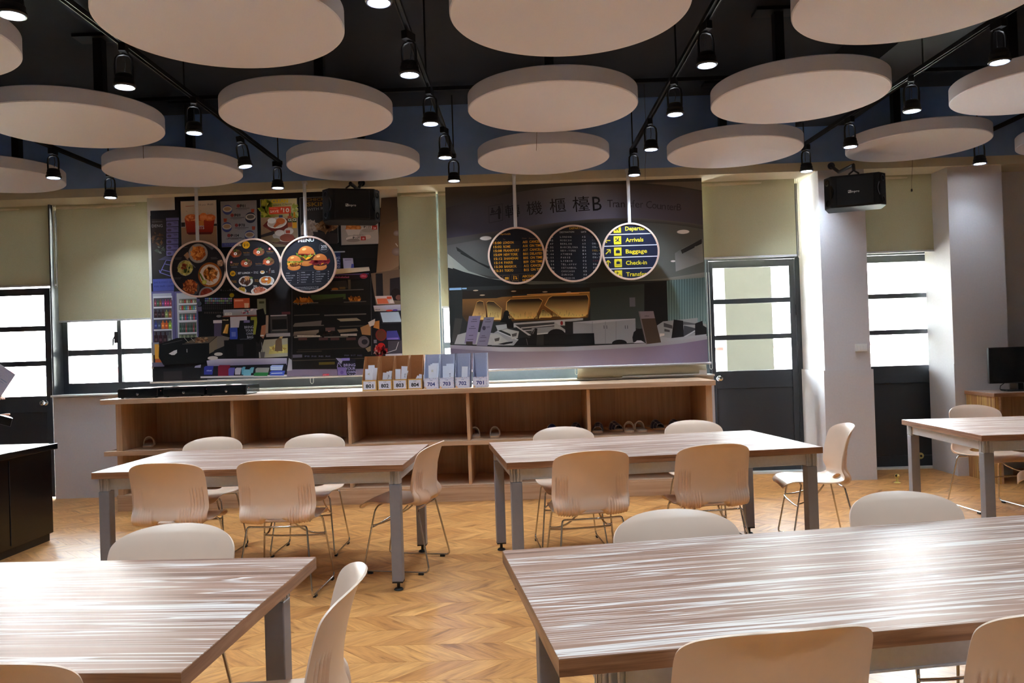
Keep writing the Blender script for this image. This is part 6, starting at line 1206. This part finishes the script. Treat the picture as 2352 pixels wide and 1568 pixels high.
pel = add((0, 0, .93), .13); wa = add((.0, 0, 1.06), (.13, .10), pel); ch = add((.01, 0, 1.24), (.155, .11), wa); up_ = add((0, 0, 1.37), (.12, .085), ch); nk = add((.005, 0, 1.45), .055, up_); hd0 = add((.02, 0, 1.53), .075, nk); hd1 = add((.025, 0, 1.61), .09, hd0); add((.015, 0, 1.68), .07, hd1); add((.10, 0, 1.565), .018, hd1)
for s, h in ((-1, hr), (1, hl)):
    sh_ = add((0, s*.15, 1.36), .06, up_); el = add((.08, s*.24, 1.09), .042, sh_); wr = add(h-Vector((.09, -s*.02, .02)), .027, el); pa_ = add(h-Vector((.03, 0, 0)), (.034, .02), wr); kn = add(h+Vector((.02, 0, .0)), (.034, .018), pa_)
    for k in range(4):
        d = Vector((.03, (k-1.5)*.018, .004)); f1 = add(h+Vector((.045, (k-1.5)*.018, .002)), .0095, kn); f2 = add(h+Vector((.075-.004*abs(k-1.5), (k-1.5)*.019, -.008)), .0085, f1); add(h+Vector((.092-.006*abs(k-1.5), (k-1.5)*.019, -.026)), .007, f2)
    th = add(h+Vector((-.02, -s*-.035, .012)), .011, pa_); th2 = add(h+Vector((.02, s*.05, .018)), .0095, th); add(h+Vector((.055, s*.045, .02)), .008, th2)
    hp = add((0, s*.09, .88), .085, pel); kne = add((.02, s*.1, .48), .055, hp); an = add((-.01, s*.1, .09), .036, kne); add((.1, s*.11, .03), .034, an)
body = skin('body', V, E, RD, M['skin'], pt)
skin('shirt', [(0, 0, .9), (.0, 0, 1.06), (.01, 0, 1.24), (0, 0, 1.375), (.005, 0, 1.425), (0, -.155, 1.365), (.06, -.23, 1.14), (0, .155, 1.365), (.06, .23, 1.14)], [(0, 1), (1, 2), (2, 3), (3, 4), (3, 5), (5, 6), (3, 7), (7, 8)], [(.15, .12), (.145, .115), (.17, .125), (.13, .098), .068, .074, .06, .074, .06], M['shirt'], pt)
skin('trousers', [(0, 0, .96), (0, 0, .88), (0, -.095, .8), (.02, -.1, .48), (-.01, -.1, .1), (0, .095, .8), (.02, .1, .48), (-.01, .1, .1)], [(0, 1), (1, 2), (2, 3), (3, 4), (1, 5), (5, 6), (6, 7)], [(.15, .12), (.15, .12), .098, .075, .06, .098, .075, .06], M['trous'], pt)
skin('hair', [(-.01, 0, 1.56), (-.015, 0, 1.64), (.02, 0, 1.70)], [(0, 1), (1, 2)], [.085, .1, .085], M['hair'], pt)
for s in (-1, 1):
    skin('shoe', [(-.05, s*.1, .035), (.04, s*.105, .04), (.13, s*.115, .03)], [(0, 1), (1, 2)], [.042, .045, .036], M['shoe'], pt, sub=1)
    MB().lathe([(0, -.011), (.008, -.008), (.011, 0), (.008, .008), (0, .011)], (.104, s*.034, 1.612), 10).build('eye', M['black'], pt, smooth=60); MB().lathe([(0, -.03), (.014, -.018), (.018, .004), (.012, .026), (0, .032)], (.01, s*.09, 1.595), 10).build('ear', M['skin'], pt, smooth=60)
MB().box(.1, .112, -.024, .024, 1.533, 1.541).build('mouth', pm('lips', rgb(150, 84, 78), .5), pt)
t = thing('paper_sheets', 'white paper sheets held in the hand before the first door', 'paper', (PXY[0]+.50, PXY[1]-.06, 1.16), 0)
mm = Matrix.Translation((.045, -.026, .1)) @ Matrix.Rotation(.62, 4, 'Y')
MB().box(-.105, .105, -.0008, .0008, -.1485, .1485, mm).build('sheet', M['thinpaper'], t)
pr_ = Print(-.0034, 1.0, 3e-5, px=False); pr_.k = 1; pr_.line(.02, .05, .08, .05, .004, (130, 170, 210)); pr_.line(.03, .03, .06, .03, .003, (130, 170, 210)); o = pr_.build('blue_mark', t); o.matrix_local = mm
t = thing('phone', 'black phone with a pale edge held low in the hand at the frame edge', 'phone', (PXY[0]+.53, PXY[1]+.0, .93), 0)
mm = Matrix.Translation((.03, -.03, 0)) @ Matrix.Rotation(.28, 4, 'Y'); MB().box(-.075, .075, -.004, .004, -.036, .036, mm).build('case', M['blackgloss'], t, bevel=.003); MB().box(-.077, .077, -.002, .002, .0355, .0375, mm).box(.0745, .0765, -.002, .002, -.036, .036, mm).box(-.077, .077, -.002, .002, -.0375, -.0355, mm).build('metal_edge', M['chrome'], t)
